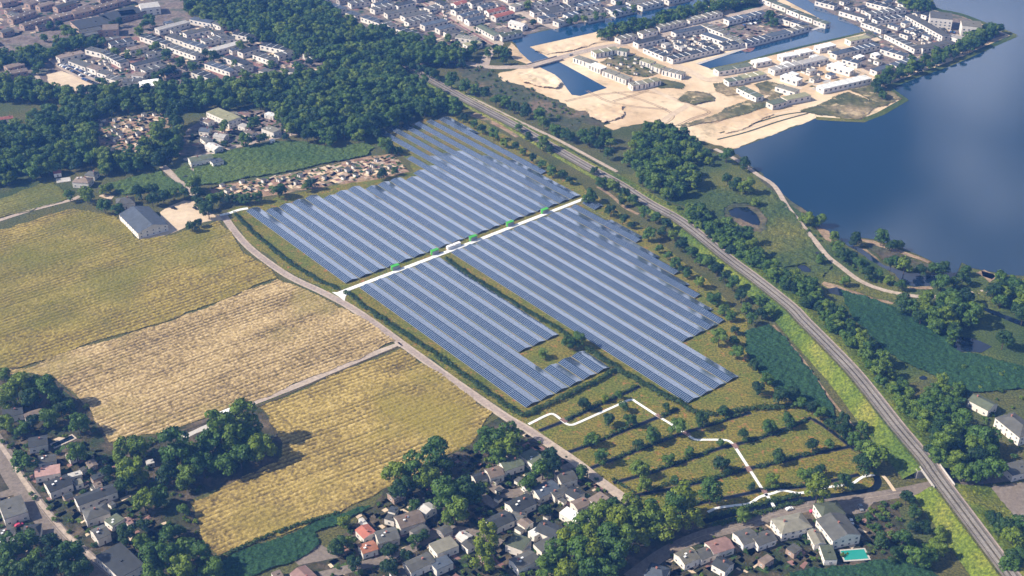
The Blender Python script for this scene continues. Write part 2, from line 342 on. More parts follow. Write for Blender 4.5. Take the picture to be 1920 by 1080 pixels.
# instancer for masses nobody could count
def proto_collection(name, keys):
    col = bpy.data.collections.new(name)
    for i, k in enumerate(keys):
        me = CROWN[k].copy(); V = [v.co[:] for v in me.vertices]; F = [p.vertices[:] for p in me.polygons]; n = len(V)
        t = TRUNK[k]; V += [v.co[:] for v in t.vertices]; F2 = [tuple(i+n for i in p.vertices) for p in t.polygons]
        m2 = bpy.data.meshes.new('woodland_tree'); m2.from_pydata(V, [], F+F2); m2.materials.append(CROWN[k].materials[0]); m2.materials.append(MATS['bark'])
        m2.polygons.foreach_set('material_index', [0]*len(F)+[1]*len(F2)); o = bpy.data.objects.new('%s_%02d' % (name, i), m2); col.objects.link(o)
    return col
def scatter(name, pts, sc, col, ncol, label, cat):
    me = bpy.data.meshes.new(name); me.from_pydata([tuple(p) for p in pts], [], [])
    n = len(pts)
    for an, ty, vals in (('sc', 'FLOAT', sc), ('rz', 'FLOAT', rng.uniform(0, 6.28, n)), ('idx', 'INT', rng.integers(0, ncol, n))):
        a = me.attributes.new(an, ty, 'POINT'); a.data.foreach_set('value', np.asarray(vals, dtype='f4' if ty == 'FLOAT' else 'i4'))
    o = link(name, me); ng = bpy.data.node_groups.new(name, 'GeometryNodeTree')
    ng.interface.new_socket('Geometry', in_out='INPUT', socket_type='NodeSocketGeometry'); ng.interface.new_socket('Geometry', in_out='OUTPUT', socket_type='NodeSocketGeometry')
    N = ng.nodes; L = ng.links; gi = N.new('NodeGroupInput'); go = N.new('NodeGroupOutput'); ip = N.new('GeometryNodeInstanceOnPoints'); ci = N.new('GeometryNodeCollectionInfo')
    ci.inputs['Collection'].default_value = col; ci.inputs['Separate Children'].default_value = True; ci.inputs['Reset Children'].default_value = True
    def na(nm, ty):
        x = N.new('GeometryNodeInputNamedAttribute'); x.data_type = ty; x.inputs['Name'].default_value = nm; return [s for s in x.outputs if s.enabled and s.name == 'Attribute'][0]
    L.new(gi.outputs[0], ip.inputs['Points']); L.new(ci.outputs[0], ip.inputs['Instance']); ip.inputs['Pick Instance'].default_value = True
    L.new(na('idx', 'INT'), ip.inputs['Instance Index']); L.new(na('sc', 'FLOAT'), ip.inputs['Scale'])
    cx = N.new('ShaderNodeCombineXYZ'); L.new(na('rz', 'FLOAT'), cx.inputs[2])
    try:
        er = N.new('FunctionNodeEulerToRotation'); L.new(cx.outputs[0], er.inputs[0]); L.new(er.outputs[0], ip.inputs['Rotation'])
    except Exception: L.new(cx.outputs[0], ip.inputs['Rotation'])
    L.new(ip.outputs[0], go.inputs[0]); md = o.modifiers.new('scatter', 'NODES'); md.node_group = ng
    props(o, label, cat, None, 'stuff'); return o
def poisson(poly, d, jit=.42, holes=()):
    xs = [p[0] for p in poly]; ys = [p[1] for p in poly]; dy = d*.866
    gx = np.arange(min(xs), max(xs)+d, d); gy = np.arange(min(ys), max(ys)+dy, dy); X, Y = np.meshgrid(gx, gy); X = X+((np.arange(len(gy)) % 2)*d/2)[:, None]
    X = X+rng.uniform(-jit, jit, X.shape)*d; Y = Y+rng.uniform(-jit, jit, Y.shape)*d; m = inside(X, Y, poly)
    for h in holes: m &= ~inside(X, Y, h)
    return np.stack([X[m], Y[m]], 1)

# ------------------------------------------------------------------ building kit
def win_mesh(w, h, name='window'):
    b = MB(); b.box(-w/2, w/2, -.05, .02, 0, h, 0); b.box(-w/2+.12, w/2-.12, -.075, -.04, .12, h-.12, 1); b.box(-.04, .04, -.09, -.05, .1, h-.1, 0); b.box(-w/2-.1, w/2+.1, -.16, .02, -.1, 0, 2)
    return b.me(name, ('frame_white', 'window_glass', 'concrete'))
WINS = {}
def win(w, h):
    if (w, h) not in WINS: WINS[w, h] = win_mesh(w, h)
    return WINS[w, h]
DOORM = None
def door_mesh():
    global DOORM
    if DOORM is None:
        b = MB(); b.box(-.6, .6, -.05, .02, 0, 2.2, 0); b.box(-.5, .5, -.08, -.04, .05, 2.1, 1); DOORM = b.me('door', ('frame_white', 'roof_brown'))
    return DOORM
BLD = []
def building(x1, y1, x2, y2, w, h, roof='dark', wall='white', kind='gable', label='', cat='house', group=None, name='house', ww=(1.5, 1.3), sp=3.6, chim=True, party=0, lmin=4, windows=True, z0=0, sky=0):
    A = Vector(G(x1, y1, h)); B = Vector(G(x2, y2, h)); d = B-A; L = max(d.length, lmin); c = (A+B)/2; rz = math.atan2(d.y, d.x); BLD.extend([(A.lerp(B, k/4).x, A.lerp(B, k/4).y, w/2) for k in range(5)])
    t = thing(name, (c.x, c.y, z0), rz, label, cat, group); a, b = L/2, w/2
    m = MB(); m.box(-a, a, -b, b, -.3, h); walls = link('wall', m.me('wall', ('wall_'+wall,)), t)
    m = MB(); o = .28
    if kind == 'flat':
        m.box(-a-.06, a+.06, -b-.06, b+.06, h+.003, h+.28); m.box(-a+.3, a-.3, -b+.3, b-.3, h+.283, h+.3)
        if random.random() < .7: x = random.uniform(-a*.5, a*.5); m.box(x-.6, x+.6, -.5, .5, h+.301, h+.9)
        zr = h+.28
    else:
        rise = w*random.uniform(.13, .2) if kind == 'gable' else w*.2; zr = h+rise; hx = 0 if kind == 'gable' else min(b, a*.6)
        e0, e1 = h-.08, .16
        for s in (-1, 1):
            q = [(-a-o, s*(b+o), e0), (a+o, s*(b+o), e0), (a+o-hx, 0, zr), (-a-o+hx, 0, zr)]
            if s > 0: q = q[::-1]
            m.poly(q); m.poly([(p[0], p[1], p[2]-e1) for p in q[::-1]])
            ee = [(-a-o, s*(b+o)), (a+o, s*(b+o))]; q2 = [(ee[0][0], ee[0][1], e0-e1), (ee[1][0], ee[1][1], e0-e1), (ee[1][0], ee[1][1], e0), (ee[0][0], ee[0][1], e0)]
            m.poly(q2 if s < 0 else q2[::-1])
            if kind == 'gable': 
                for sx in (-1, 1): m.poly([(sx*(a+.001), s*b, h), (sx*(a+.001), 0, zr-.12), (sx*(a+.001), 0, h)], 1); m.poly([(sx*(a+o), s*(b+o), e0-e1), (sx*(a+o), s*(b+o), e0), (sx*(a+o), 0, zr), (sx*(a+o), 0, zr-e1)], 1)
            else:
                sx = s; m.poly([(sx*(a+o), sx*(-b-o), e0), (sx*(a+o), sx*(b+o), e0), (sx*(a+o-hx), 0, zr)])
    r = link('roof', m.me('roof', ('roof_'+roof, 'wall_'+wall)), t)
    if party:
        n = max(1, int(L/party)); mm = MB()
        for i in range(1, n): x = -a+L*i/n; mm.box(x-.16, x+.16, -b-.02, b+.02, h+.28, h+.62)
        if n > 1: link('party_wall', mm.me('party_wall', ('frame_white',)), r)
    if chim and L > 6:
        mm = MB(); x = random.uniform(-a*.6, a*.6); mm.box(x-.4, x+.4, -.35, .35, h, zr+.8); mm.box(x-.48, x+.48, -.43, .43, zr+.8, zr+.95); link('chimney', mm.me('chimney', ('brick_red',)), r)
    for i in range(sky):
        mm = MB(); x = -a*.5+i*a*.35; y = -b*.3+(i % 2)*1.5; mm.box(x-.6, x+.6, y-.5, y+.5, zr-.1, zr+.25); link('skylight', mm.me('skylight', ('frame_white',)), r)
    if windows:
        wm = win(*ww); rows = [1.1] if h < 5.2 else ([1.0, 3.7] if h < 7 else [1.1+3*i for i in range(int(h/3))])
        if ww[0] > 2: rows = [h*.42] if h < 7 else rows
        for (nx, ny, ln, off) in ((0, -1, L, b), (0, 1, L, b), (-1, 0, w, a), (1, 0, w, a)):
            wy = nx*math.sin(rz)+ny*math.cos(rz)
            if wy > .2: continue
            n = max(1, int(ln/sp)); ang = math.atan2(ny, nx)+math.pi/2
            di = n//2 if (ny == -1 and name == 'house' and rows[0] < 1.5) else -1
            for k in range(n):
                p = -ln/2+ln*(k+.5)/n
                for ri, zz in enumerate(rows):
                    if zz+ww[1] > h-.1: zz = max(.3, h-ww[1]-.3)
                    lx, ly = (p, ny*off) if nx == 0 else (nx*off, p)
                    if k == di and ri == 0 and ww[0] < 2: q = link('door', door_mesh(), walls, (lx, ly, 0))
                    else: q = link('window', wm, walls, (lx, ly, zz))
                    q.rotation_euler = (0, 0, ang)
    return t
CARM = {}
def car(x, y, ang, paint, label, group=None, name='parked_car', z=0, van=False):
    k = (paint, van)
    if k not in CARM:
        b = MB(); L_, Wd = (4.4, 1.8) if not van else (5.2, 2.0); hh = 1.45 if not van else 2.1
        prof = [(-L_/2, .35), (-L_/2, .8), (-L_/2+.2, .92), (-L_*.3, hh-.1), (-L_*.18, hh), (L_*.12, hh), (L_*.27, .95), (L_/2-.1, .8), (L_/2, .65), (L_/2, .35)]
        n = len(prof)
        for s in (-1, 1): b.V += [(px, s*(Wd/2-(0 if pz < 1 else .16)), pz) for px, pz in prof]
        b.F += [tuple(range(n)), tuple(range(2*n-1, n-1, -1))]+[(i, n+i, n+(i+1) % n, (i+1) % n) for i in range(n)]; b.M += [0]*(n+2)
        g = MB(); y1 = Wd/2-.05
        g.poly([(L_*.125, -y1+.1, hh-.03), (L_*.125, y1-.1, hh-.03), (L_*.262, y1-.05, .99), (L_*.262, -y1+.05, .99)][::-1]); g.V = [(v[0]+.03, v[1], v[2]+.03) for v in g.V]
        for s in (-1, 1):
            q = [(-L_*.27, s*(Wd/2-.03), .98), (L_*.22, s*(Wd/2-.03), .98), (L_*.12, s*(Wd/2-.14), hh-.1), (-L_*.2, s*(Wd/2-.14), hh-.1)]; g.poly(q if s < 0 else q[::-1])
        w = MB(); w.tube((0, -.12, 0), (0, .12, 0), .33, .33, 10)
        CARM[k] = (b.me('body', ('paint_'+paint,)), g.me('windscreen', ('window_glass',)), w.me('wheel', ('tyre',)), L_, Wd)
    bm_, gm, wm, L_, Wd = CARM[k]; X, Y, _ = G(x, y, 0) if x is not None else y
    t = thing(name, (X, Y, z), ang, label, 'car' if not van else 'van', group); link('body', bm_, t); link('windscreen', gm, t)
    for sx in (-1, 1):
        for sy in (-1, 1): link('wheel', wm, t, (sx*L_*.32, sy*(Wd/2-.12), .33))
    return t
def dirang(a, b): p, q = G(*a), G(*b); return math.atan2(q[1]-p[1], q[0]-p[0])
SUN_E = 5.0; SKY_E = .05; CLOUD = (2.6, 3.0, 3.6); ADDED_BANK = (19, 20, 22.5); HAZE_C = (.12, .34, 1.0); HAZE_D = .00014; EXPO = 0.88
# ------------------------------------------------------------------ THE SETTING: ground, water, roads
BIG = [(-9000, -3000), (9000, -3000), (9000, 26000), (-9000, 26000)]
sheet('ground', [Vector((x, y, 0)) for x, y in BIG], 'rough_grass', 0.0, world=True)
def W(l): return l
sheet('meadow_ground', [(425, 396), (480, 378), (600, 352), (700, 332), (775, 322), (765, 300), (735, 280), (715, 246), (835, 214), (885, 214), (960, 262), (1080, 340), (1200, 425), (1330, 530), (1400, 600), (1445, 700), (1500, 760), (1560, 800), (1640, 870), (1650, 905), (1560, 935), (1440, 952), (1320, 985), (1195, 952), (1110, 885), (1030, 833), (960, 780), (760, 640), (640, 560), (540, 508), (460, 450)], 'meadow', .06, 2)
sheet('wetland', [(1160, 330), (1250, 300), (1320, 270), (1345, 290), (1385, 300), (1430, 335), (1480, 378), (1512, 400), (1545, 442), (1588, 462), (1621, 480), (1690, 533), (1745, 537), (1786, 517), (1803, 494), (1822, 505), (1865, 512), (1895, 517), (1960, 520), (2000, 700), (1700, 720), (1560, 560), (1450, 480), (1300, 400)], 'wetland', .05, 4)
# town grounds
sheet('town_ground', [(-200, -70), (335, -70), (345, 20), (420, 60), (480, 70), (560, 103), (650, 128), (600, 140), (530, 140), (430, 160), (300, 168), (210, 168), (120, 178), (80, 150), (0, 152), (-200, 180)], 'town_ground', .05, 3)
sheet('town_ground', [(570, -70), (1500, -70), (1440, -5), (1210, 18), (960, 70), (905, 88), (870, 104), (780, 74), (700, 57), (620, 20)], 'town_ground', .06, 3)
sheet('sand', [(985, 84), (1110, 60), (1200, 42), (1330, 10), (1440, -10), (1500, -40), (1760, -60), (1744, 0), (1752, 16), (1800, 28), (1850, 47), (1898, 65), (1855, 84), (1780, 116), (1662, 160), (1694, 186), (1650, 211), (1614, 225), (1530, 221), (1520, 226), (1375, 279), (1340, 272), (1305, 262), (1280, 238), (1215, 228), (1150, 244), (1100, 214), (1060, 198), (1000, 168), (950, 155), (925, 146), (938, 136), (1000, 124)], 'sand', .07, 2)
sheet('sand', [(958, 80), (975, 95), (1000, 116), (990, 121), (965, 112), (950, 95)], 'sand', .08, 1)
sheet('town_ground', [(1500, -60), (1745, -60), (1748, 14), (1800, 29), (1885, 64), (1780, 108), (1700, 132), (1640, 150), (1600, 105), (1622, 60), (1580, 30), (1540, 8)], 'town_ground', .10, 3)
sheet('town_ground', [(1160, 73), (1300, 40), (1440, 8), (1475, 12), (1555, 48), (1440, 74), (1305, 113), (1262, 119), (1185, 82)], 'town_ground', .11, 2)
sheet('grass_plot', [(1368, 14), (1400, 4), (1432, 8), (1425, 18), (1385, 26)], 'reeds', .12, 1)
# scrub, green patches on the sand
sheet('scrub', [(855, 128), (905, 122), (935, 145), (1000, 170), (1050, 192), (1098, 222), (1080, 245), (1020, 222), (960, 195), (900, 165)], 'scrub', .12, 4)
sheet('scrub', [(1075, 205), (1110, 208), (1145, 232), (1130, 240), (1090, 226)], 'scrub', .13, 3)
relief('scrub_patch', [(1337, 158), (1362, 153), (1385, 165), (1392, 178), (1362, 180), (1342, 172)], 'dune_scrub', .1, 1.2, 3, 1.5)
relief('scrub_patch', [(1270, 236), (1330, 222), (1395, 198), (1420, 188), (1440, 182), (1458, 178), (1468, 190), (1440, 202), (1400, 214), (1340, 228), (1290, 238)], 'dune_scrub', .1, 1.2, 3, 1.5)
relief('scrub_patch', [(1225, 148), (1260, 152), (1285, 160), (1280, 168), (1240, 166), (1215, 160)], 'dune_scrub', .08, .8, 3, 1.5)
relief('scrub_patch', [(1125, 118), (1150, 103), (1195, 105), (1220, 120), (1235, 138), (1210, 145), (1175, 140)], 'dune_scrub', .1, 1, 3, 1.5)
relief('reed_bed', [(1497, 210), (1550, 190), (1592, 172), (1650, 200), (1613, 224), (1535, 217)], 'dune_scrub', .12, 1.2, 3, 1.5)
relief('reed_bed', [(1590, 168), (1630, 160), (1660, 164), (1692, 186), (1652, 200)], 'dune_scrub', .13, 1.2, 3, 1.5)
relief('reed_bed', [(1413, 160), (1440, 152), (1470, 160), (1478, 172), (1450, 182), (1425, 175)], 'dune_scrub', .12, 1.2, 3, 1.5)
relief('rough_bank', [(1300, 232), (1370, 200), (1410, 185), (1440, 190), (1400, 208), (1320, 230)], 'dune_scrub', .1, .6, 3, 1.5)
# water
strip('shore_bank', [(1903, 67), (1857, 87), (1782, 120), (1720, 142), (1664, 164)], 7, 'wetland', .21, 3)
strip('shore_bank', [(1664, 164), (1697, 187), (1652, 213), (1616, 227), (1575, 225), (1530, 222)], 7, 'wetland', .212, 1)
strip('shore_bank', [(1742, -20), (1749, 14), (1800, 27), (1850, 46), (1880, 57), (1903, 67)], 8, 'wetland', .214, 3)
strip('shore_bank', [(1308, 120), (1380, 96), (1440, 77), (1500, 62), (1556, 47)], 4, 'concrete', .216, 1)
strip('shore_bank', [(1332, 130), (1395, 117), (1440, 104), (1500, 89), (1565, 74), (1622, 61)], 4, 'wetland', .218, 1)
strip('shore_bank', [(1378, 290), (1402, 312), (1424, 326), (1431, 338), (1464, 366), (1482, 381), (1508, 398), (1531, 424)], 5, 'scrub', .22, 3)
sheet('lake', [(1745, -8), (1750, 14), (1800, 26), (1850, 45), (1880, 56), (1901, 66), (1857, 86), (1782, 119), (1663, 163), (1697, 187), (1652, 213), (1616, 228), (1530, 222), (1520, 227), (1376, 281), (1380, 292), (1402, 311), (1424, 325), (1431, 337), (1464, 364), (1482, 380), (1508, 396), (1531, 422), (1548, 437), (1572, 449), (1590, 462), (1600, 462), (1615, 446), (1638, 449), (1697, 467), (1745, 489), (1781, 512), (1795, 512), (1803, 492), (1822, 503), (1865, 511), (1895, 516), (1960, 519), (2500, 560), (3400, 200), (2700, -330), (1700, -330), (1730, -100)], 'lake_water', .14, .5)
sheet('inlet', [(1590, 462), (1600, 461), (1614, 466), (1638, 483), (1657, 497), (1704, 513), (1753, 516), (1781, 512), (1796, 512), (1788, 520), (1745, 536), (1714, 538), (1690, 532), (1677, 513), (1651, 500), (1621, 480)], 'pond_water', .16, 1)
sheet('canal', [(953, 73), (1040, 54), (1115, 38), (1200, 23), (1270, 10), (1330, -8), (1365, -8), (1290, 18), (1230, 33), (1130, 57), (1110, 62), (993, 88), (1030, 109), (1050, 117), (1138, 165), (1088, 180), (1072, 178), (1062, 165), (1052, 150), (1040, 140), (1005, 123), (990, 112), (974, 97), (966, 82)], 'canal_water', .15)
sheet('canal', [(1430, -24), (1472, 0), (1510, 20), (1557, 46), (1550, 50), (1500, 62), (1440, 77), (1380, 96), (1307, 120), (1332, 129), (1395, 116), (1440, 103), (1500, 88), (1565, 73), (1622, 60), (1615, 54), (1580, 32), (1540, 11), (1517, 0), (1480, -20)], 'canal_water', .15)
def ell(cx, cy, rx, ry, rot=0, n=20, wob=.12):
    return [(cx+rx*math.cos(t)*math.cos(rot)*(1+wob*math.sin(2*t+1))-ry*math.sin(t)*math.sin(rot), cy+rx*math.cos(t)*math.sin(rot)+ry*math.sin(t)*math.cos(rot)*(1+wob*math.sin(3*t))) for t in [2*math.pi*i/n for i in range(n)]]
relief('pond_bank_plants', [(1356, 392), (1375, 382), (1400, 383), (1425, 395), (1440, 412), (1440, 430), (1425, 438), (1400, 432), (1375, 420), (1358, 408)], 'scrub', .08, .9, 2.5, .9, holes=[[(1366, 396), (1380, 389), (1402, 390), (1418, 402), (1426, 418), (1423, 424), (1405, 420), (1390, 412), (1370, 406)]])
sheet('pond', [(1366, 396), (1380, 389), (1402, 390), (1418, 402), (1426, 418), (1423, 424), (1405, 420), (1390, 412), (1370, 406)], 'pond_water', .2)
sheet('pond', ell(1508, 504, 12, 6, .3), 'pond_water', .2)
sheet('pond', [(1552, 542), (1568, 539), (1590, 548), (1620, 562), (1668, 573), (1650, 576), (1610, 566), (1580, 556), (1556, 550)], 'pond_water', .3, .6)
sheet('pond', [(1786, 640), (1800, 632), (1820, 634), (1838, 640), (1860, 650), (1840, 662), (1825, 660), (1800, 660), (1788, 652)], 'pond_water', .2, .5)
sheet('pond', ell(1731, 709, 7, 4), 'pond_water', .2)
sheet('pond', [(1838, 572), (1860, 578), (1880, 590), (1925, 606), (1925, 615), (1890, 602), (1860, 590), (1840, 580)], 'pond_water', .3, 1)
# beaches and bare banks
for l in ([(1545, 528), (1570, 535), (1620, 552), (1680, 565), (1672, 571), (1620, 560), (1585, 548), (1552, 540), (1540, 533)], [(1830, 512), (1845, 506), (1862, 514), (1868, 520), (1855, 530), (1845, 520)], [(1527, 424), (1555, 434), (1560, 455), (1548, 450), (1535, 434)],
          [(1613, 448), (1640, 452), (1690, 470), (1745, 491), (1740, 494), (1690, 476), (1640, 460), (1616, 452)], [(1614, 466), (1640, 484), (1657, 495), (1650, 490), (1625, 468)], [(1840, 508), (1870, 516), (1860, 524), (1842, 518)], [(1700, 538), (1745, 537), (1750, 542), (1705, 542)]):
    sheet('beach', l, 'beach_soil', .19, .8)
sheet('waterside_beach', [(1260, 237), (1345, 231), (1430, 196), (1470, 187), (1530, 215), (1524, 224), (1375, 279), (1345, 272), (1300, 258)], 'sand', .2, 1)
for k in range(4): strip('sand_ridge', [(1345+k*2, 262-k*6), (1400+k*3, 248-k*7), (1460+k*4, 228-k*6), (1515+k*3, 213-k*2)], 2.2, 'scrub' if k % 2 == 0 else 'yard', .24)
# spoil heaps and tyre tracks on the sand
relief('spoil_heap', [(968, 140), (1000, 133), (1030, 140), (1052, 158), (1045, 168), (1010, 164), (980, 156)], 'sand', .09, 3.2, 8, 1.4)
relief('spoil_heap', [(1095, 205), (1130, 196), (1170, 200), (1165, 222), (1130, 232), (1105, 222)], 'sand', .09, 2.4, 7, 1.4)
relief('spoil_heap', [(1290, 172), (1330, 176), (1340, 190), (1300, 198), (1270, 190)], 'dune_scrub', .09, 2.0, 6, 1.4)
relief('spoil_heap', [(1350, 240), (1420, 215), (1450, 215), (1400, 240), (1360, 252)], 'sand', .21, 1.6, 5, 1.4)
relief('spoil_heap', [(1000, 96), (1090, 76), (1120, 82), (1060, 98), (1025, 103)], 'sand', .09, 1.6, 6, 1.4)
for k, l in enumerate([[(1060, 190), (1120, 178), (1200, 172), (1250, 180), (1290, 196), (1262, 214)], [(1150, 172), (1210, 190), (1262, 215), (1240, 235)], [(1100, 170), (1140, 190), (1190, 200), (1250, 205)], [(1290, 140), (1240, 158), (1200, 175), (1150, 190)], [(1440, 185), (1400, 205), (1340, 230), (1290, 250)], [(1450, 180), (1430, 200), (1420, 225)], [(1010, 100), (1050, 92), (1110, 82), (1150, 76)], [(1290, 196), (1330, 210), (1300, 222), (1262, 240)]]):
    for o_ in (-1.1, 1.1): strip('tyre_track', l, .8, 'beach_soil', .15+.006*k, 5, shift=o_)
# farm fields
relief('stubble_field', [(-80, 704), (37, 693), (150, 653), (320, 603), (520, 524), (548, 533), (600, 556), (650, 580), (700, 610), (742, 640), (690, 664), (600, 702), (465, 757), (390, 782), (290, 814), (205, 830), (190, 800), (160, 762), (130, 730), (100, 705), (60, 700), (-80, 722)], 'stubble_tan', .1, .75, 1.15, .6, rows=3.2, rowamp=.4, rowdir=((37, 693), (520, 524)), seed=3)
relief('crop_field', [(-80, 560), (-80, 456), (0, 432), (130, 392), (205, 400), (262, 450), (330, 440), (408, 414), (425, 430), (445, 458), (470, 482), (515, 515), (520, 522), (320, 600), (150, 650), (37, 690), (-80, 702)], 'crop_green', .1, .85, 1.15, .6, rows=3.5, rowamp=.35, rowdir=((37, 693), (520, 524)), seed=5)
relief('crop_field', [(-80, 405), (0, 374), (60, 352), (96, 338), (118, 357), (128, 372), (60, 396), (0, 409), (-80, 433)], 'crop_dark', .1, .85, 1.2, .65, rows=3.5, rowamp=.4, rowdir=((0, 404), (128, 368)), seed=6)
relief('stubble_field', [(752, 654), (800, 686), (850, 720), (924, 774), (905, 797), (885, 830), (800, 878), (720, 916), (640, 960), (500, 1010), (408, 1041), (385, 1020), (375, 985), (356, 942), (440, 905), (520, 868), (530, 830), (505, 780), (488, 764), (600, 716), (690, 678)], 'stubble_gold', .1, .8, 1.2, .6, rows=3.2, rowamp=.5, rowdir=((480, 945), (850, 800)), seed=8)
relief('green_crop_field', [(362, 322), (375, 305), (400, 290), (510, 266), (575, 268), (640, 280), (690, 268), (702, 278), (692, 291), (575, 316), (487, 332), (400, 346), (350, 350), (325, 325), (348, 312)], 'green_crop', .1, 1.9, 2.4, .9)
relief('green_crop_field', [(200, 345), (300, 322), (345, 352), (300, 362), (230, 366)], 'green_crop', .1, 1.9, 2.4, .9)
relief('maize_field', [(1395, 625), (1440, 610), (1462, 625), (1500, 670), (1545, 735), (1560, 760), (1570, 790), (1530, 770), (1470, 745), (1430, 715), (1405, 670)], 'reeds', .1, 2.0, 2.2, .8)
relief('reed_bed', [(1575, 545), (1680, 578), (1760, 620), (1790, 655), (1850, 670), (1925, 690), (1925, 730), (1860, 735), (1800, 735), (1740, 700), (1690, 680), (1640, 640), (1600, 600)], 'reeds', .1, 2.0, 2.2, .9, holes=[[(1784, 640), (1800, 630), (1820, 632), (1840, 638), (1864, 650), (1842, 665), (1825, 663), (1800, 663), (1786, 654)], ell(1731, 709, 8, 5)])
relief('maize_field', [(430, 1045), (640, 966), (700, 950), (640, 985), (590, 1000), (600, 1020), (560, 1050), (470, 1085), (400, 1120), (410, 1060)], 'reeds', .1, 2.0, 2.2, .7)
relief('maize_field', [(1480, 1075), (1640, 1052), (1720, 1050), (1800, 1120), (1480, 1120)], 'reeds', .1, 2.0, 2.2, .7)
relief('marsh', [(1330, 350), (1420, 350), (1470, 380), (1500, 420), (1535, 470), (1560, 500), (1540, 520), (1490, 500), (1450, 500), (1400, 450), (1350, 425), (1330, 390)], 'wetland', .06, 1.8, 2.6, .9, holes=[[(1356, 392), (1375, 382), (1400, 383), (1425, 395), (1440, 412), (1440, 430), (1425, 438), (1400, 432), (1375, 420), (1358, 408)], ell(1508, 504, 14, 7, .3)])
relief('marsh', [(1530, 500), (1570, 515), (1640, 545), (1700, 560), (1760, 566), (1700, 572), (1640, 560), (1560, 530)], 'wetland', .1, .9, 2.2, .9)
relief('marsh', [(1765, 545), (1840, 545), (1900, 555), (1925, 590), (1870, 585), (1820, 565)], 'wetland', .1, .9, 2.2, .9)
relief('island_scrub', [(1618, 462), (1640, 462), (1690, 480), (1740, 496), (1760, 508), (1700, 508), (1660, 492)], 'scrub', .15, .9, 2, .8)
# allotments
def allot(poly, label):
    sheet('allotment_ground', poly, 'allotment', .1, 1)
allot([(395, 352), (487, 336), (575, 319), (692, 293), (735, 288), (768, 322), (700, 338), (610, 350), (540, 362), (450, 374), (402, 368)], 'a')
allot([(176, 225), (312, 209), (320, 235), (292, 265), (270, 282), (205, 294), (188, 272)], 'b')
# villages
sheet('village_ground', [(-100, 690), (0, 700), (60, 706), (100, 708), (130, 732), (160, 764), (190, 802), (205, 832), (290, 816), (390, 784), (465, 760), (490, 766), (505, 785), (530, 830), (520, 866), (440, 903), (354, 940), (373, 985), (383, 1022), (406, 1043), (400, 1120), (-100, 1250)], 'village_ground', .05, 1)
sheet('village_ground', [(722, 916), (800, 880), (886, 832), (906, 800), (940, 780), (985, 805), (1030, 835), (1110, 888), (1190, 950), (1330, 978), (1340, 1130), (450, 1130), (600, 1040), (700, 950)], 'village_ground', .055, 1)
sheet('village_ground', [(1200, 1010), (1330, 985), (1440, 970), (1640, 940), (1680, 940), (1720, 1050), (1480, 1072), (1400, 1120), (1180, 1120)], 'village_ground', .08, 1)
sheet('village_ground', [(330, 260), (400, 210), (470, 205), (560, 215), (600, 235), (560, 250), (480, 268), (380, 292), (340, 292)], 'town_ground', .06, 2)
sheet('yard', [(300, 398), (322, 385), (345, 376), (365, 378), (378, 393), (402, 403), (425, 400), (424, 412), (385, 416), (350, 425), (315, 440), (268, 452), (262, 448), (312, 432), (300, 410)], 'yard', .12, .8)
sheet('yard', [(190, 365), (215, 367), (208, 375), (185, 368)], 'yard', .12, .6)
sheet('parking_area', [(1832, 930), (1850, 916), (1880, 910), (1960, 895), (1960, 1000), (1885, 965), (1848, 960)], 'asphalt', .1, 1)
sheet('parking_area', [(87, 140), (115, 133), (150, 145), (185, 160), (170, 168), (110, 172), (95, 165)], 'yard', .1, 1)
sheet('sand_clearing', [(578, 28), (590, 27), (608, 31), (604, 36), (586, 34)], 'yard', .3, .5)
sheet('terrace_paving', [(545, 1010), (575, 1000), (590, 1012), (600, 1020), (640, 1045), (560, 1060), (545, 1045)], 'asphalt', .1, .6)
sheet('terrace_paving', [(555, 1018), (570, 1008), (585, 1022), (594, 1030), (580, 1034), (566, 1024)], 'yard', .14, .4)
sheet('gravel_bed', [(338, 818), (378, 800), (425, 783), (420, 792), (385, 806), (350, 822)], 'concrete', .12, .6)
# roads and paths
strip('farm_road', [(418, 402), (437, 430), (465, 462), (500, 490), (545, 520), (600, 546), (650, 572), (700, 605), (750, 642), (800, 678), (850, 714), (900, 749), (950, 783), (990, 806), (1030, 833), (1080, 867), (1118, 897), (1150, 920), (1192, 950)], 5.6, 'pale_road', .16, w2=6.5)
strip('farm_road_wheel_track', [(418, 402), (437, 430), (465, 462), (500, 490), (545, 520), (600, 546), (650, 572), (700, 605), (750, 642), (800, 678), (850, 714), (900, 749), (950, 783), (990, 806), (1030, 833)], 3.4, 'farm_lane', .20)
strip('field_path', [(752, 645), (690, 668), (600, 706), (520, 738), (470, 757)], 5, 'pale_road', .2)
strip('field_edge', [(747, 650), (690, 674), (600, 712), (490, 760), (390, 792), (290, 824)], 1.4, 'soil_edge', .24)
strip('lane', [(-60, 433), (0, 413), (60, 394), (130, 376), (150, 368)], 4, 'pale_road', .18)
strip('lane', [(305, 312), (325, 330), (350, 352), (365, 366)], 6, 'pale_road', .16)
strip('lane', [(345, 300), (385, 290), (440, 276), (500, 262), (560, 250)], 5, 'pale_road', .16)
strip('lane', [(330, 322), (352, 318), (366, 322)], 5, 'pale_road', .17)
strip('street', [(-40, 790), (0, 845), (30, 900), (70, 955), (110, 1005), (160, 1050), (215, 1100)], 11, 'asphalt', .14)
strip('footpath', [(-25, 800), (15, 855), (45, 902), (85, 955), (128, 1005), (178, 1050), (235, 1098)], 2.4, 'pale_road', .17)
strip('road_marking', [(-31, 797), (9, 852), (40, 903), (78, 957), (120, 1007), (170, 1052), (226, 1098)], .2, 'pale_road', .2)
strip('street', [(30, 920), (0, 930), (-30, 940)], 6, 'asphalt', .15)
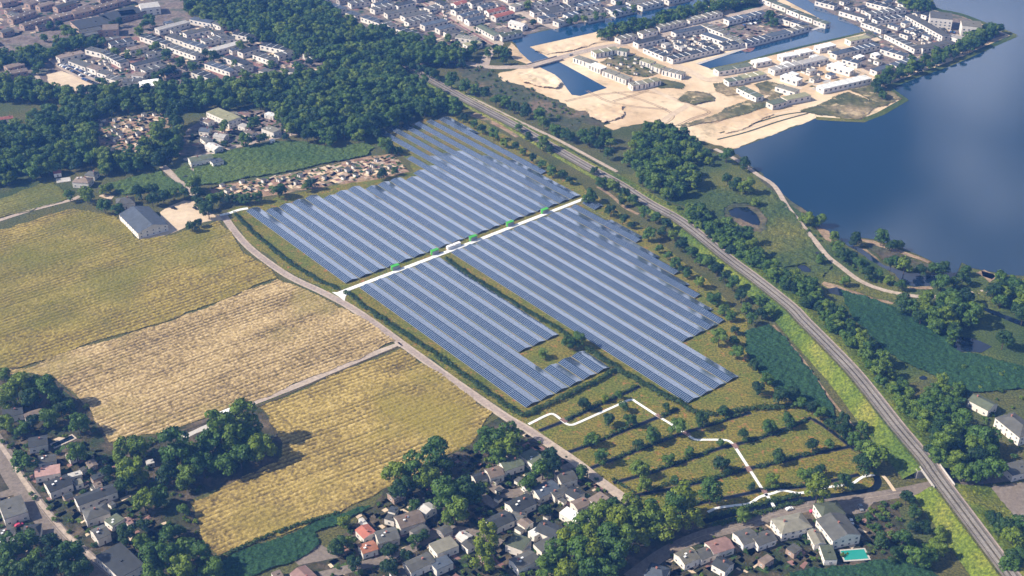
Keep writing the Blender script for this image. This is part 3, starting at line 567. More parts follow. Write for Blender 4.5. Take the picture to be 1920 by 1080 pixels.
strip('street', [(1180, 1085), (1250, 1035), (1320, 1004), (1390, 985), (1440, 969), (1500, 953), (1560, 944), (1640, 932), (1700, 922), (1745, 912), (1790, 904), (1850, 898), (1940, 888)], 8, 'asphalt', .16)
strip('road_marking', [(1250, 1035), (1320, 1004), (1390, 985), (1440, 969), (1500, 953), (1560, 944), (1640, 932), (1700, 922)], .2, 'pale_road', .2)
sheet('forecourt', [(1555, 945), (1640, 932), (1640, 940), (1625, 960), (1600, 965), (1570, 962)], 'asphalt', .18, .4)
strip('street', [(920, 905), (945, 925), (985, 920), (1020, 900), (1060, 880), (1085, 868)], 7, 'asphalt', .12)
strip('street', [(600, 1080), (680, 1060), (760, 1035), (830, 995), (890, 1000), (940, 1020)], 6, 'asphalt', .11)
strip('street', [(880, 905), (905, 930), (930, 950)], 5, 'asphalt', .13)
strip('cycle_path', [(763, 131), (800, 148), (887, 186), (970, 227), (1040, 260), (1100, 292), (1157, 323)], 3.6, 'pale_road', .5)
strip('railway_ditch', [(775, 141), (887, 192), (970, 233), (1040, 267), (1100, 299), (1155, 330)], 3.2, 'ditch_water', .3)
strip('service_road', [(1200, 365), (1250, 395), (1310, 440), (1360, 475), (1420, 510), (1500, 570), (1580, 640), (1650, 720), (1700, 780), (1720, 810), (1760, 850), (1790, 890)], 4, 'asphalt', .14)
strip('lakeside_path', [(1340, 280), (1380, 300), (1420, 328), (1452, 350), (1477, 390), (1505, 425), (1530, 455), (1550, 480), (1575, 500), (1610, 526), (1650, 543), (1700, 554), (1745, 558), (1800, 552), (1870, 546), (1930, 548)], 4.2, 'pale_road', .5)
strip('bare_strip', [(1120, 350), (1145, 366), (1170, 388), (1197, 402)], 3, 'beach_soil', .14)
strip('bare_strip', [(886, 214), (915, 224), (945, 238), (975, 256)], 9, 'allotment', .14)
strip('bare_verge', [(1450, 610), (1500, 668), (1540, 725), (1570, 765), (1600, 800)], 1.6, 'beach_soil', .3)
strip('gravel_track', [(1655, 892), (1664, 902), (1677, 921)], 2, 'yard', .2)
# town roads
for l, w, m in (([(775, 128), (800, 120), (830, 114), (870, 118), (920, 126), (960, 126), (1000, 124), (1040, 112), (1080, 100), (1140, 87), (1200, 78), (1300, 50), (1390, 25), (1430, 15), (1440, 8), (1410, 0), (1380, -12)], 9, 'pale_road'),
                ([(908, 125), (912, 110), (920, 98), (935, 84), (930, 80)], 9, 'pale_road'), ([(620, -12), (700, 20), (760, 42), (830, 62)], 7, 'pale_road'),
                ([(770, -12), (830, 22), (880, 52), (935, 84)], 14, 'pale_road'), ([(930, -12), (980, 24), (1010, 40), (1045, 54)], 9, 'pale_road'), ([(885, 40), (930, 32), (980, 24)], 6, 'pale_road'),
                ([(1180, 82), (1230, 108), (1290, 132), (1325, 150), (1360, 148)], 9, 'yard'), ([(1330, 150), (1400, 134), (1460, 122), (1540, 102), (1600, 85), (1660, 70)], 8, 'yard'),
                ([(1540, 102), (1570, 117), (1610, 130), (1645, 145)], 8, 'yard'), ([(1452, 128), (1475, 150), (1500, 168)], 8, 'yard'), ([(1385, 130), (1420, 142), (1452, 128)], 7, 'yard'),
                ([(1320, 50), (1360, 75), (1398, 95), (1410, 88)], 7, 'brick_paving'), ([(1495, -15), (1545, 14), (1600, 42), (1640, 62), (1660, 75), (1700, 96)], 8, 'town_ground'),
                ([(1440, 8), (1470, 22), (1510, 40), (1535, 50)], 7, 'town_ground'), ([(1290, 133), (1240, 160), (1215, 163), (1260, 185), (1290, 195), (1260, 215), (1240, 232), (1245, 250), (1262, 262)], 6, 'yard'),
                ([(1425, 190), (1450, 178), (1462, 185)], 6, 'yard'), ([(60, 112), (95, 108), (120, 125), (160, 145), (205, 166)], 11, 'pale_road'), ([(95, 108), (150, 92), (200, 80)], 5, 'pale_road'), ([(25, 145), (60, 138), (72, 150), (77, 172)], 5, 'pale_road'),
                ([(215, 122), (250, 135), (265, 142)], 7, 'brick_paving'), ([(225, 125), (260, 112), (292, 104)], 6, 'brick_paving'), ([(345, 66), (370, 75), (400, 65), (428, 58)], 6, 'brick_paving'), ([(370, 75), (395, 92)], 6, 'brick_paving'),
                ([(250, 70), (275, 80)], 6, 'brick_paving'), ([(420, 100), (450, 112), (490, 124)], 6, 'brick_paving'), ([(390, 128), (430, 146), (470, 135), (500, 128)], 7, 'brick_paving'), ([(520, 116), (545, 118), (570, 112)], 6, 'brick_paving')):
    strip('street', l, w, m, .2+random.random()*.03)
strip('brick_median', [(790, 2), (840, 34), (880, 58), (925, 84)], 3, 'brick_paving', .26)
sheet('quay', [(1308, 119), (1335, 129), (1302, 134), (1280, 124)], 'concrete', .3) if False else None
# ditches, farm tracks and meadow paths
DITCH = [[(1011, 808), (1062, 788), (1120, 761), (1200, 724)], [(1061, 850), (1095, 838), (1138, 821), (1220, 788), (1272, 766)], [(1105, 879), (1191, 846), (1267, 817), (1312, 803), (1386, 780), (1408, 774)],
         [(1150, 906), (1243, 879), (1342, 843), (1382, 833), (1451, 813), (1522, 783)], [(1187, 930), (1280, 912), (1362, 891), (1403, 879), (1451, 869), (1522, 852), (1592, 838)], [(1243, 962), (1320, 942), (1400, 926), (1433, 919), (1517, 911), (1611, 890)], [(1524, 786), (1555, 806), (1606, 846)]]
for l in DITCH:
    strip('ditch_bank', l, 3.4, 'soil_edge', .1, 4); strip('ditch', l, 2.0, 'ditch_water', .14, 4)
strip('canal', [(1320, 978), (1380, 962), (1430, 950), (1510, 936), (1590, 927), (1635, 918), (1646, 905), (1642, 892)], 4, 'ditch_water', .14, 6)
strip('ditch', [(20, 690), (80, 706), (160, 764), (205, 836)], 1.5, 'soil_edge', .14)
PATHS = [[(991, 796), (1025, 779), (1037, 777), (1048, 784), (1062, 795), (1072, 797), (1084, 793), (1120, 777), (1160, 759), (1175, 752), (1186, 750), (1194, 755), (1234, 781), (1262, 798), (1285, 813), (1302, 824), (1322, 825), (1345, 825), (1362, 826), (1372, 831), (1379, 840), (1392, 860), (1405, 880), (1432, 922), (1440, 932), (1455, 957)],
         [(1327, 961), (1345, 953), (1380, 948), (1400, 946), (1412, 941), (1425, 932), (1450, 925), (1465, 920), (1480, 922), (1495, 925), (1512, 923), (1540, 916), (1565, 912), (1597, 907), (1610, 899), (1622, 893), (1640, 891)]]
for l in PATHS: strip('shell_path', l, 1.8, 'white_gravel', .24, 4)
strip('shell_path', [(412, 404), (430, 400), (448, 394), (465, 391)], 3.2, 'white_gravel', .26)
tr = [Vector(UVW(34.2, 56.80)), Vector(UVW(44, 56.85)), Vector(UVW(54.35, 57.0))]
strip('service_track', tr, 3.5, 'white_gravel', .2, 1, world=True)
sheet('service_track_mouth', [(622, 548), (640, 549), (658, 545), (648, 556), (646, 565), (636, 557)], 'white_gravel', .22)

def paving(name, pxs, d, n, mats, smin=1.2, smax=4.5, z=.085):
    "little terraces, drives and beds: each patch sheet is one ground object of its own kind"
    pts = poisson([p[:2] for p in GP(pxs)], d).tolist(); random.shuffle(pts); per = {m: ([], []) for m in mats}
    for k, (x, y) in enumerate(pts[:n]):
        V, F = per[random.choice(mats)]; a = TH+random.choice((0, math.pi/2))+random.uniform(-.15, .15); ca, sa = math.cos(a), math.sin(a)
        w_, h_ = random.uniform(smin, smax), random.uniform(smin, smax)*.6; q = len(V); zz = z+(k % 40)*.0007
        pl = [(-w_, -h_), (w_*random.uniform(.4, 1), -h_), (w_, h_*random.uniform(.3, 1)), (-w_*random.uniform(.5, 1), h_)]
        V += [(x+px*ca-py*sa, y+px*sa+py*ca, zz) for px, py in pl]; F.append((q, q+1, q+2, q+3))
    for m in mats:
        if per[m][1]: o = link(name, mesh(name, per[m][0], per[m][1], (m,))); o['kind'] = 'structure'
VM = ['yard', 'asphalt', 'asphalt', 'brick_paving', 'soil_edge', 'soil_edge', 'reeds', 'reeds', 'green_crop']
paving('garden_paving', [(722, 930), (886, 845), (985, 815), (1110, 888), (1180, 945), (1060, 1090), (600, 1090), (650, 985)], 4.6, 900, VM, 1, 3)
paving('garden_paving', [(80, 800), (205, 850), (260, 960), (330, 985), (300, 1060), (250, 1060), (110, 960), (20, 840)], 4.6, 500, VM, 1, 3)
paving('garden_paving', [(0, 930), (60, 960), (110, 1050), (-40, 1080)], 5, 120, VM, 1, 3)
paving('garden_paving', [(1240, 1030), (1440, 985), (1640, 960), (1640, 1050), (1480, 1070), (1250, 1090)], 4.6, 330, VM, 1, 3)
paving('garden_paving', [(350, 265), (400, 215), (470, 208), (600, 225), (560, 248), (400, 285)], 6, 200, VM, 1.5, 4)
paving('garden_plot', [(395, 352), (575, 320), (735, 290), (765, 320), (610, 347), (402, 368)], 4.2, 700, ['yard', 'pale_road', 'soil_edge', 'brick_paving', 'reeds', 'green_crop', 'soil_edge', 'sand'], 1.2, 3.4, .104)
paving('garden_plot', [(178, 226), (312, 210), (318, 235), (270, 281), (205, 292)], 4.4, 600, ['yard', 'soil_edge', 'brick_paving', 'reeds', 'green_crop', 'soil_edge', 'allotment'], 1.2, 3.4, .104)
TM = ['yard', 'pale_road', 'brick_paving', 'soil_edge', 'reeds', 'asphalt', 'soil_edge']
paving('town_plot', [(110, 118), (200, 78), (300, 50), (420, 40), (560, 104), (640, 126), (430, 152), (260, 158), (200, 158)], 7, 1100, TM, 1.5, 5, .12)
paving('town_plot', [(0, 0), (300, -20), (260, 20), (60, 66), (0, 72)], 8, 400, TM, 1.5, 5, .12)
paving('town_plot', [(620, 0), (800, -15), (1000, -20), (1440, -15), (1200, 15), (960, 66), (880, 95), (780, 66)], 8, 1400, TM, 1.5, 5, .12)
paving('town_plot', [(1200, 80), (1300, 50), (1440, 15), (1520, 45), (1440, 70), (1310, 108), (1262, 112)], 6.5, 600, TM, 1.2, 4, .12)
paving('town_plot', [(1560, 0), (1740, 0), (1780, 50), (1850, 66), (1780, 100), (1700, 125), (1620, 60)], 7, 700, TM, 1.2, 4, .12)
paving('sand_patch', [(1460, 130), (1560, 108), (1640, 140), (1530, 168), (1480, 165)], 7, 260, ['yard', 'pale_road', 'dune_scrub', 'sand', 'concrete'], 1.5, 5, .12)
# ------------------------------------------------------------------ railway embankment, bridge, tracks
def rail_profile():
    raw = [(640, 66, .6), (763, 126, .7), (887, 194, .8), (960, 232, .9), (1040, 278, 1), (1100, 312, 1), (1160, 345, 1.2), (1215, 380, 1.8), (1280, 417, 2.6), (1363, 483, 3.6), (1413, 520, 4.2), (1480, 573, 5), (1506, 600, 5.2), (1547, 641, 5.6), (1605, 702, 6), (1671, 785, 6.2), (1692, 811, 6.2), (1737, 864, 6.2), (1757, 893, 6.2), (1813, 968, 6.2), (1892, 1074, 6.2), (1960, 1165, 6.2)]
    return smooth_line([Vector(G(*p)) for p in raw], 5)
RL = rail_profile(); RN = offsets(RL)
def band(name, mat, lo, hi, zoff, prof=None, a=0, b=None, parent=None, kind='structure'):
    V = []; F = []; b = len(RL) if b is None else b
    for i in range(a, b):
        p, q = RL[i], RN[i]; n = 2
        for s, dz in ((lo, zoff), (hi, zoff)): V.append((p.x+q.x*s, p.y+q.y*s, p.z+dz))
        if i > a: k = 2*(i-a); F.append((k-2, k-1, k+1, k))
    me = mesh(name, V, F, (mat,)); me.flip_normals() if me.polygons and me.polygons[0].normal.z < 0 else None
    o = link(name, me, parent)
    if kind and parent is None: o['kind'] = kind
    return o
BR = min(range(len(RL)), key=lambda i: (RL[i]-Vector(G(1757, 893, 6.2))).length)
def embank(a, b, name='railway_embankment'):
    V = []; F = []; cols = [-1.0, -.8, -.6, -.35, -.12, 0, 0, .12, .4, .7, 1]
    ns = 7; sub = []
    for i in range(a, b-1):
        L_ = (RL[i+1]-RL[i]).length; k = max(1, int(L_/1.6))
        for j in range(k): sub.append((RL[i].lerp(RL[i+1], j/k), RN[i].lerp(RN[i+1], j/k).normalized()))
    sub.append((RL[b-1], RN[b-1]))
    for r, (p, q) in enumerate(sub):
        h = p.z; spread = 3+h*3.3; spread2 = 2+h*1.3; row = []
        for t in np.linspace(1, 0, 14): row.append((-6-spread*t, h*(1-t)-.25))
        for t in np.linspace(0, 1, 8): row.append((6+spread2*t, h*(1-t)-.25))
        for j, (s, z) in enumerate(row):
            bump = 0 if j in (13, 14) else .75*float(vnoise(np.array([s+r*3.1]), np.array([r*1.6]), 2.6, 5)[0])*min(1, h/2)
            V.append((p.x+q.x*s, p.y+q.y*s, max(z, -.1)+bump))
        if r:
            n = len(row); k = r*n
            for j in range(n-1): F.append((k-n+j, k-n+j+1, k+j+1, k+j))
    me = mesh(name, V, F, ('embankment_grass',), smooth=False)
    if sum(p.normal.z for p in me.polygons) < 0: me.flip_normals()
    o = link(name, me); o['kind'] = 'structure'; return o
def resplit(i0, gap):
    pass
# cut the embankment where the street passes under it
P0 = Vector(G(1757, 893, 6.2)); dirn = (RL[BR+1]-RL[BR-1]).normalized()
RL2 = RL
ia = max(i for i in range(len(RL)) if (RL[i]-P0).dot(dirn) < -8); ib = min(i for i in range(len(RL)) if (RL[i]-P0).dot(dirn) > 8)
RL = RL[:ia+1]+[P0-dirn*7]+[P0+dirn*7]+RL[ib:]; RN = offsets(RL); ga = ia+1
embank(0, ga+1); embank(ga+1, len(RL))
band('railway_ballast', 'ballast', -4.6, 4.6, .0)
for nm, m, lo, hi in (('ballast_path', 'farm_lane', -5.3, -4.3), ('track_bed', 'soil_edge', -3.1, -2.3), ('track_bed', 'soil_edge', -.35, .4), ('track_bed', 'soil_edge', 2.6, 3.3), ('railway_ditch', 'rough_grass', 4.9, 6)): band(nm, m, lo, hi, .05)
for c, s_ in ((-1.6, 'left'), (1.7, 'right')):
    t = thing('railway_track', (0, 0, 0), 0, 'pair of steel rails on the %s side of the railway bed' % s_, 'railway track', 'tracks on the railway')
    for dx in (-.72, .72):
        V = []; F = []
        for i, (p, q) in enumerate(zip(RL, RN)):
            for s in (-.05, .05): V += [(p.x+q.x*(c+dx+s), p.y+q.y*(c+dx+s), p.z+.06), (p.x+q.x*(c+dx+s), p.y+q.y*(c+dx+s), p.z+.24)]
            if i: k = 4*i; F += [(k-3, k-1, k+3, k+1), (k-4, k-3, k+1, k), (k-1, k-2, k+2, k+3)]
        link('rail', mesh('rail', V, F, ('rail_steel',)), t)
    band('sleeper_bed', 'ballast_sleeper', c-1.15, c+1.15, .06+.01, parent=t)
bx = thing('railway_bridge', (P0.x, P0.y, 0), math.atan2(dirn.y, dirn.x), 'grey concrete railway bridge carrying the tracks over the street', 'bridge')
m = MB(); m.box(-7.5, 7.5, -5.9, 5.9, 5.2, 6.1); link('deck', m.me('deck', ('concrete',)), bx)
for sx in (-1, 1): m = MB(); m.box(sx*8-1.2, sx*8+1.2, -8, 8, -.2, 5.2); link('abutment', m.me('abutment', ('concrete',)), bx)
for sy in (-1, 1):
    m = MB(); m.box(-9, 9, sy*5.9-.12, sy*5.9+.12, 6.1, 7.2); [m.box(-9+2*k-.06, -9+2*k+.06, sy*6.03-.06, sy*6.03+.06, 6.1, 7.3) for k in range(10)]; link('parapet', m.me('parapet', ('concrete',)), bx)
# road bridge over the canal
bt = thing('canal_bridge', G(1022, 118), dirang((1000, 124), (1050, 110)), 'pale concrete road bridge over the narrow neck of the blue canal', 'bridge')
m = MB(); m.box(-19, 19, -5, 5, .35, .95); link('deck', m.me('deck', ('pale_road',)), bt)
for sy in (-1, 1): m = MB(); m.box(-19, 19, sy*5-.15, sy*5+.15, .95, 1.9); link('railing', m.me('railing', ('concrete',)), bt)
# ------------------------------------------------------------------ solar farm
def solar_row(u, va, vb, label, group, left=True, right=True, rv=None, gap=.42):
    "rows run along v; each is two slopes meeting in a low ridge. va far, vb near"
    lo, hi, half = .75, 1.95, D/2-gap
    A = Vector(UVW(u+.5, vb)); Bv = Vector(UVW(u+.5, va)); d = Bv-A; L = d.length
    t = thing('solar_panel_row', A, math.atan2(d.y, d.x), label, 'solar panels', group)   # local x along the row, local -y = right slope
    for side, on in ((1, left), (-1, right)):
        if not on: continue
        x0, x1 = 0, L
        if side == -1 and rv: x0, x1 = max(0, (rv[1]-vb)*D), min(L, (rv[0]-vb)*D)
        m = [(x0, side*.06, hi), (x1, side*.06, hi), (x1, side*half, lo), (x0, side*half, lo)]
        V = m+[(p[0], p[1], p[2]-.08) for p in m]
        F = [(0, 1, 2, 3), (7, 6, 5, 4), (0, 4, 5, 1), (2, 6, 7, 3), (1, 5, 6, 2), (3, 7, 4, 0)]
        if side > 0: F = [f if 0 else f for f in F]
        me = mesh('panel_slope', V, F, ('solar_glass', 'metal'), [0, 1, 1, 1, 1, 1])
        if me.polygons[0].normal.z < 0: me.flip_normals()
        uvl = me.uv_layers.new(name='UVMap')
        for lp in me.loops:
            v = V[lp.vertex_index]; uvl.data[lp.index].uv = ((half-abs(v[1]))/half*5, v[0]/1.7)
        link('panel_slope', me, t)
    m = MB(); n = max(2, int(L/6))
    for k in range(n+1):
        x = .4+(L-.8)*k/n
        m.box(x-.07, x+.07, -.07, .07, -.1, hi-.1)
        for s in (-1, 1): m.box(x-.05, x+.05, s*half*.7-.05, s*half*.7+.05, -.1, lo+.2)
    for y, z in ((0, hi-.2), (half*.7, lo+.22), (-half*.7, lo+.22)): m.box(.2, L-.2, y-.05, y+.05, z-.06, z)
    link('support_frame', m.me('support_frame', ('metal',)), t)
UF = [69.3, 68.5, 68.5, 68.5, 68.5, 67.75, 67.85, 67.85, 67.2, 67.2, 67.2, 66.65, 67.2, 69.4, 74.35, 74.65, 74.25, 74.05, 73.85, 73.6]
RS = {13: 67.3, 14: 68.6, 15: 68.4, 16: 68.1, 17: 66.3, 18: 64.6}
for i in range(20):
    lab = 'solar panel row beyond the white service track, %s from the farm road' % order(i)
    if i < 19: solar_row(35.15+i-.02, UF[i], 57.45, lab, 'solar rows beyond the service track', rv=(RS.get(i, UF[i]), 57.45))
    else: solar_row(54.1, 73.6, 61.6, lab, 'solar rows beyond the service track', rv=(73.6, 69.8))
for i in range(6):
    solar_row(35.5+i, 56.5, [41.13, 41.13, 41.13, 45.3, 45.3, 45.3][i], 'solar panel row between farm road and middle hedge, %s from the road' % order(i), 'solar rows beside the farm road')
for i in range(3): solar_row(38.5+i, 43.2, 41.13, 'very short solar panel row before the two trees, %s of three from left' % order(i), 'short solar rows')
RB = [36.2]*4+[40.45]*3+[40.5, 43.3, 46.0, 50.35, 55.3]; RR = {7: (56.6, 41.78), 8: (56.6, 44.6), 9: (56.6, 48.1), 10: (53.6, 50.6), 11: (56.6, 55.4)}
for j in range(12):
    solar_row(42.34+j, 56.55, RB[j], 'solar panel row in the right near block, %s from the middle hedge' % order(j), 'solar rows right of the middle hedge', rv=RR.get(j))
# electrical cabins on the service track
a_u = math.atan2(-math.sin(TH), math.cos(TH))
for k, (x, y) in enumerate([(741, 505), (815, 476), (887, 450), (956, 423), (1021, 399)]):
    X, Y, _ = G(x, y); t = thing('transformer_cabin', (X, Y, .06), a_u, 'green-roofed grey cabin beside the white track, %s of five from the left' % order(k), 'transformer cabin', 'green cabins on the service track')
    m = MB(); m.box(-2.9, 2.9, -1.3, 1.3, 0, 3.0); link('cabin_wall', m.me('cabin_wall', ('box_grey',)), t)
    m = MB(); m.box(-3.15, 3.05, -1.45, 1.45, 3.0, 3.35); link('roof', m.me('roof', ('box_green',)), t)
    m = MB(); m.box(-3.1, -2.93, -1.1, .6, .2, 2.95); link('door', m.me('door', ('box_green',)), t)
    m = MB(); [m.box(.2+.5*j, .5+.5*j, -1.36, -1.3, .4, 2.2) for j in range(5)]; link('vent', m.me('vent', ('metal',)), t)
for k, (x, y) in enumerate([(844, 466.5), (857, 461.5)]):
    X, Y, _ = G(x, y); t = thing('storage_container', (X, Y, .06), a_u, 'white storage container between the green cabins, the %s one' % ('left', 'right')[k], 'container', 'white containers on the service track')
    m = MB(); m.box(-2.7, 2.7, -1.2, 1.2, .1, 2.6); m.box(-2.75, 2.75, -1.25, 1.25, 2.5, 2.7); [m.box(-2.5+.5*j, -2.4+.5*j, -1.26, -1.2, .2, 2.4) for j in range(10)]; link('container_body', m.me('container_body', ('box_white',)), t)
    m = MB(); m.box(-2.78, -2.7, -1.05, -.03, .2, 2.4); m.box(-2.78, -2.7, .03, 1.05, .2, 2.4); link('door', m.me('door', ('box_white',)), t)
for k, (x, y) in enumerate([(1057, 789), (1236, 781), (1287, 814), (1378, 837), (1403, 880), (1432, 921)]):
    X, Y, _ = G(x, y); a = dirang([(1047, 782), (1220, 770), (1275, 806), (1372, 831), (1398, 870), (1425, 910)][k], [(1067, 796), (1250, 791), (1300, 822), (1384, 845), (1410, 890), (1440, 932)][k])
    t = thing('footbridge', (X, Y, .3), a, 'reddish plank bridge on the white meadow path, %s of six from the left' % order(k), 'footbridge', 'plank bridges on the meadow path')
    m = MB(); [m.box(-2.2+.45*j, -1.8+.45*j, -1.3, 1.3, 0, .12) for j in range(10)]; link('deck', m.me('deck', ('roof_pink',)), t)
    for s in (-1, 1): m = MB(); m.box(-2.2, 2.2, s*1.25-.05, s*1.25+.05, .7, .8); [m.box(-2.1+1.4*j-.05, -2.1+1.4*j+.05, s*1.25-.05, s*1.25+.05, .1, .75) for j in range(4)]; link('railing', m.me('railing', ('timber',)), t)
# ------------------------------------------------------------------ hedges
def hedge(pxs, w, h, label, world=False, dens=11):
    pts = smooth_line(GP(pxs), 5); L = sum((b-a).length for a, b in zip(pts, pts[1:])); bl = []; c = 0
    for a, b in zip(pts, pts[1:]):
        k = max(1, int((b-a).length/1.3)); q = offsets([a, b])[0]
        for j in range(k):
            p = a.lerp(b, j/k)+q*random.uniform(-.3, .3)*w; bl.append((p.x, p.y, h*random.uniform(.38, .6), w*random.uniform(.42, .62)))
    o0 = bl[0]; me = leaves_mesh('hedge', [(x-o0[0], y-o0[1], z, r) for x, y, z, r in bl], int(L*dens*w), .42, 'hedge_leaf', len(bl), squash=h/w*.9)
    t = thing('hedge', (o0[0], o0[1], 0), 0, label, 'hedge', 'hedges round the solar farm'); link('foliage', me, t)
    m = MB()
    for x, y, z, r in bl[::3]: m.tube((x-o0[0], y-o0[1], -.05), (x-o0[0], y-o0[1], h*.6), .05, .02, 4)
    link('stem', m.me('stem', ('bark',)), t)
hedge([(440, 401), (478, 440), (540, 491), (585, 520), (637, 545)], 3.2, 2.2, 'long clipped hedge between the farm road and the far solar rows')
hedge([(649, 549), (700, 588), (800, 655), (900, 727), (955, 765), (982, 782)], 3.6, 2.4, 'long hedge between the farm road and the near solar rows')
hedge([(984, 781), (1020, 764), (1060, 745), (1100, 725), (1140, 704), (1165, 692)], 3.8, 2.6, 'hedge in front of the short solar rows at the meadow edge')
hedge([(836, 487), (900, 530), (980, 580), (1045, 618), (1068, 632)], 3.2, 2.2, 'straight hedge running down the middle of the solar farm')
hedge([(1100, 655), (1150, 688), (1200, 718), (1250, 745), (1297, 772)], 4.2, 2.6, 'hedge along the left edge of the right-hand solar rows')
hedge([(1300, 774), (1340, 778), (1400, 770), (1450, 766), (1508, 762)], 3.6, 2.8, 'hedge between the meadow and the grass below the right solar rows')
hedge([(1330, 970), (1380, 958), (1440, 942), (1500, 928)], 3.2, 1.8, 'low hedge between the meadow path and the water beside the street')
hedge([(1340, 985), (1400, 970), (1460, 952), (1510, 942)], 3, 1.6, 'low hedge between the water and the street verge')
hedge([(400, 1052), (470, 1020), (560, 985), (640, 962)], 2.4, 1.8, 'thin dark hedge along the lower edge of the golden field')
hedge([(1150, 900), (1180, 920), (1200, 938)], 1.6, 1.6, 'short hedge between the meadow corner and the farm road end')
for k, l in enumerate([[(1062, 787), (1085, 776), (1110, 765), (1160, 742), (1195, 725)], [(1095, 838), (1130, 823), (1160, 810), (1200, 795)], [(1240, 782), (1255, 774), (1270, 767)], [(1150, 862), (1195, 843), (1240, 826), (1262, 817)], [(1320, 800), (1350, 790), (1390, 778)], [(1225, 884), (1262, 871), (1300, 857), (1345, 841)], [(1400, 828), (1440, 817), (1480, 804), (1515, 785)], [(1215, 919), (1260, 908), (1300, 905), (1350, 893)], [(1325, 905), (1362, 890), (1395, 880)], [(1420, 876), (1460, 866), (1500, 855), (1540, 848)], [(1255, 958), (1300, 946), (1340, 936)], [(1435, 917), (1480, 912), (1520, 908), (1560, 900)]]):
    hedge(l, 3.0, random.uniform(1.3, 2.2), 'low bushes along a meadow ditch, %s from the farm road end' % order(k), dens=6)
# ------------------------------------------------------------------ single trees.  (x, y crown centre px, crown radius px)
def ptree(x, y, rp, label, group=None, kd=None, hk=1.15):
    Dm = (H/math.sin(PITCH+math.atan((y-540)/FPX))); r = max(2.4, rp*Dm/FPX*(1.18 if y > 700 and rp > 15 and group != 'trees on the meadow' else 1.05))
    X, Y, _ = G(x, y, r*hk); kd = kd or random.choice(['round', 'round', 'round', 'tall' if rp > 20 else 'dround', 'dround'])
    TREES.append((X, Y, r)); return tree(X, Y, r, kd, label, group)
MEADOW = [(1169, 760, 12), (1140, 784, 15), (1182, 786, 14), (1109, 821, 17), (1094, 757, 14), (1128, 857, 15), (1135, 746, 9), (1160, 741, 9), (1248, 763, 10), (1271, 803, 16), (1317, 787, 17), (1356, 770, 11), (1198, 830, 12), (1225, 817, 16), (1292, 845, 11), (1254, 860, 11), (1396, 814, 14), (1351, 829, 9), (1356, 867, 19), (1443, 799, 14), (1480, 787, 15), (1459, 852, 17), (1525, 834, 14), (1556, 830, 11), (1200, 879, 17), (1209, 909, 16), (1265, 898, 7), (1333, 925, 22), (1256, 945, 10), (1449, 901, 14), (1410, 911, 9), (1510, 889, 14), (1538, 877, 15), (1583, 902, 20), (1396, 962, 18), (1018, 661, 11), (1066, 638, 15), (1086, 636, 14)]
for k, (x, y, r) in enumerate(sorted(MEADOW)): ptree(x, y, r, '%s tree on the flowery meadow, %s from the left' % (('small', 'bushy')[r > 12], order(k)), 'trees on the meadow')
ptree(1533, 922, 26, 'tall bright yellow-green tree between the meadow path and the street', kd='yround'); ptree(1285, 945, 30, 'big bright yellow-green tree at the lower left end of the meadow', kd='yround')
RIGHT = [(869, 220, 9), (889, 231, 8), (905, 239, 11), (926, 250, 12), (945, 268, 8), (967, 272, 8), (980, 283, 8), (1000, 295, 9), (1016, 306, 9), (1036, 319, 12), (1054, 326, 10), (1069, 337, 8), (1110, 366, 13), (1100, 372, 9), (1146, 394, 12), (1168, 408, 12), (1185, 420, 8), (1217, 438, 14), (1236, 465, 9), (1252, 480, 9), (1267, 492, 11), (1279, 504, 9), (1289, 512, 9), (1311, 528, 12), (1339, 556, 15), (1357, 580, 11), (1370, 592, 10), (1349, 630, 17), (1383, 660, 14), (1410, 597, 12), (1429, 585, 13), (1380, 616, 11), (1375, 640, 10), (1413, 684, 11), (1423, 726, 15), (1439, 708, 14), (1462, 739, 17), (1486, 737, 15), (1502, 754, 14), (1357, 768, 10)]
for k, (x, y, r) in enumerate(RIGHT): ptree(x, y, r, 'small tree on the grass strip beside the railway, %s from the far end' % order(k), 'trees on the grass strip by the railway')
EMB = [(1115, 319, 9), (1128, 338, 14), (1151, 347, 12), (1172, 361, 13), (1186, 374, 12), (1165, 378, 9), (1209, 397, 13), (1230, 405, 12), (1250, 421, 14), (1240, 436, 10), (1262, 438, 11), (1278, 456, 14), (1298, 470, 12), (1315, 484, 13), (1330, 494, 13), (1345, 504, 14), (1360, 516, 12), (1375, 530, 15), (1391, 552, 14), (1400, 575, 12), (1440, 580, 15), (1425, 560, 12), (990, 252, 10), (1018, 267, 13), (973, 239, 8), (1030, 276, 9), (1525, 765, 14), (1540, 774, 14), (1555, 795, 13), (1581, 786, 15), (1581, 807, 15), (1601, 818, 15), (1614, 836, 13), (1618, 800, 12), (1611, 868, 14), (1640, 850, 24), (1625, 865, 20)]
for k, (x, y, r) in enumerate(EMB): ptree(x, y, r, 'leafy tree at the left foot of the railway bank, %s in the belt' % order(k), 'trees at the left foot of the railway')
FARB = [(790, 128, 11), (805, 134, 10), (817, 140, 11), (847, 148, 15), (872, 160, 13), (890, 166, 11), (907, 174, 12), (930, 187, 12), (950, 190, 13), (965, 199, 12), (984, 206, 13), (1012, 212, 13), (1020, 229, 12), (1042, 241, 12), (1060, 248, 11), (1070, 256, 10), (1095, 253, 14), (1117, 246, 13), (1105, 264, 12), (1135, 252, 13), (1126, 272, 12), (1140, 285, 12), (1145, 268, 10)]
for k, (x, y, r) in enumerate(FARB): ptree(x, y, r, 'dark tree in the row beside the cycle path, %s from the far end' % order(k), 'tree row along the cycle path')
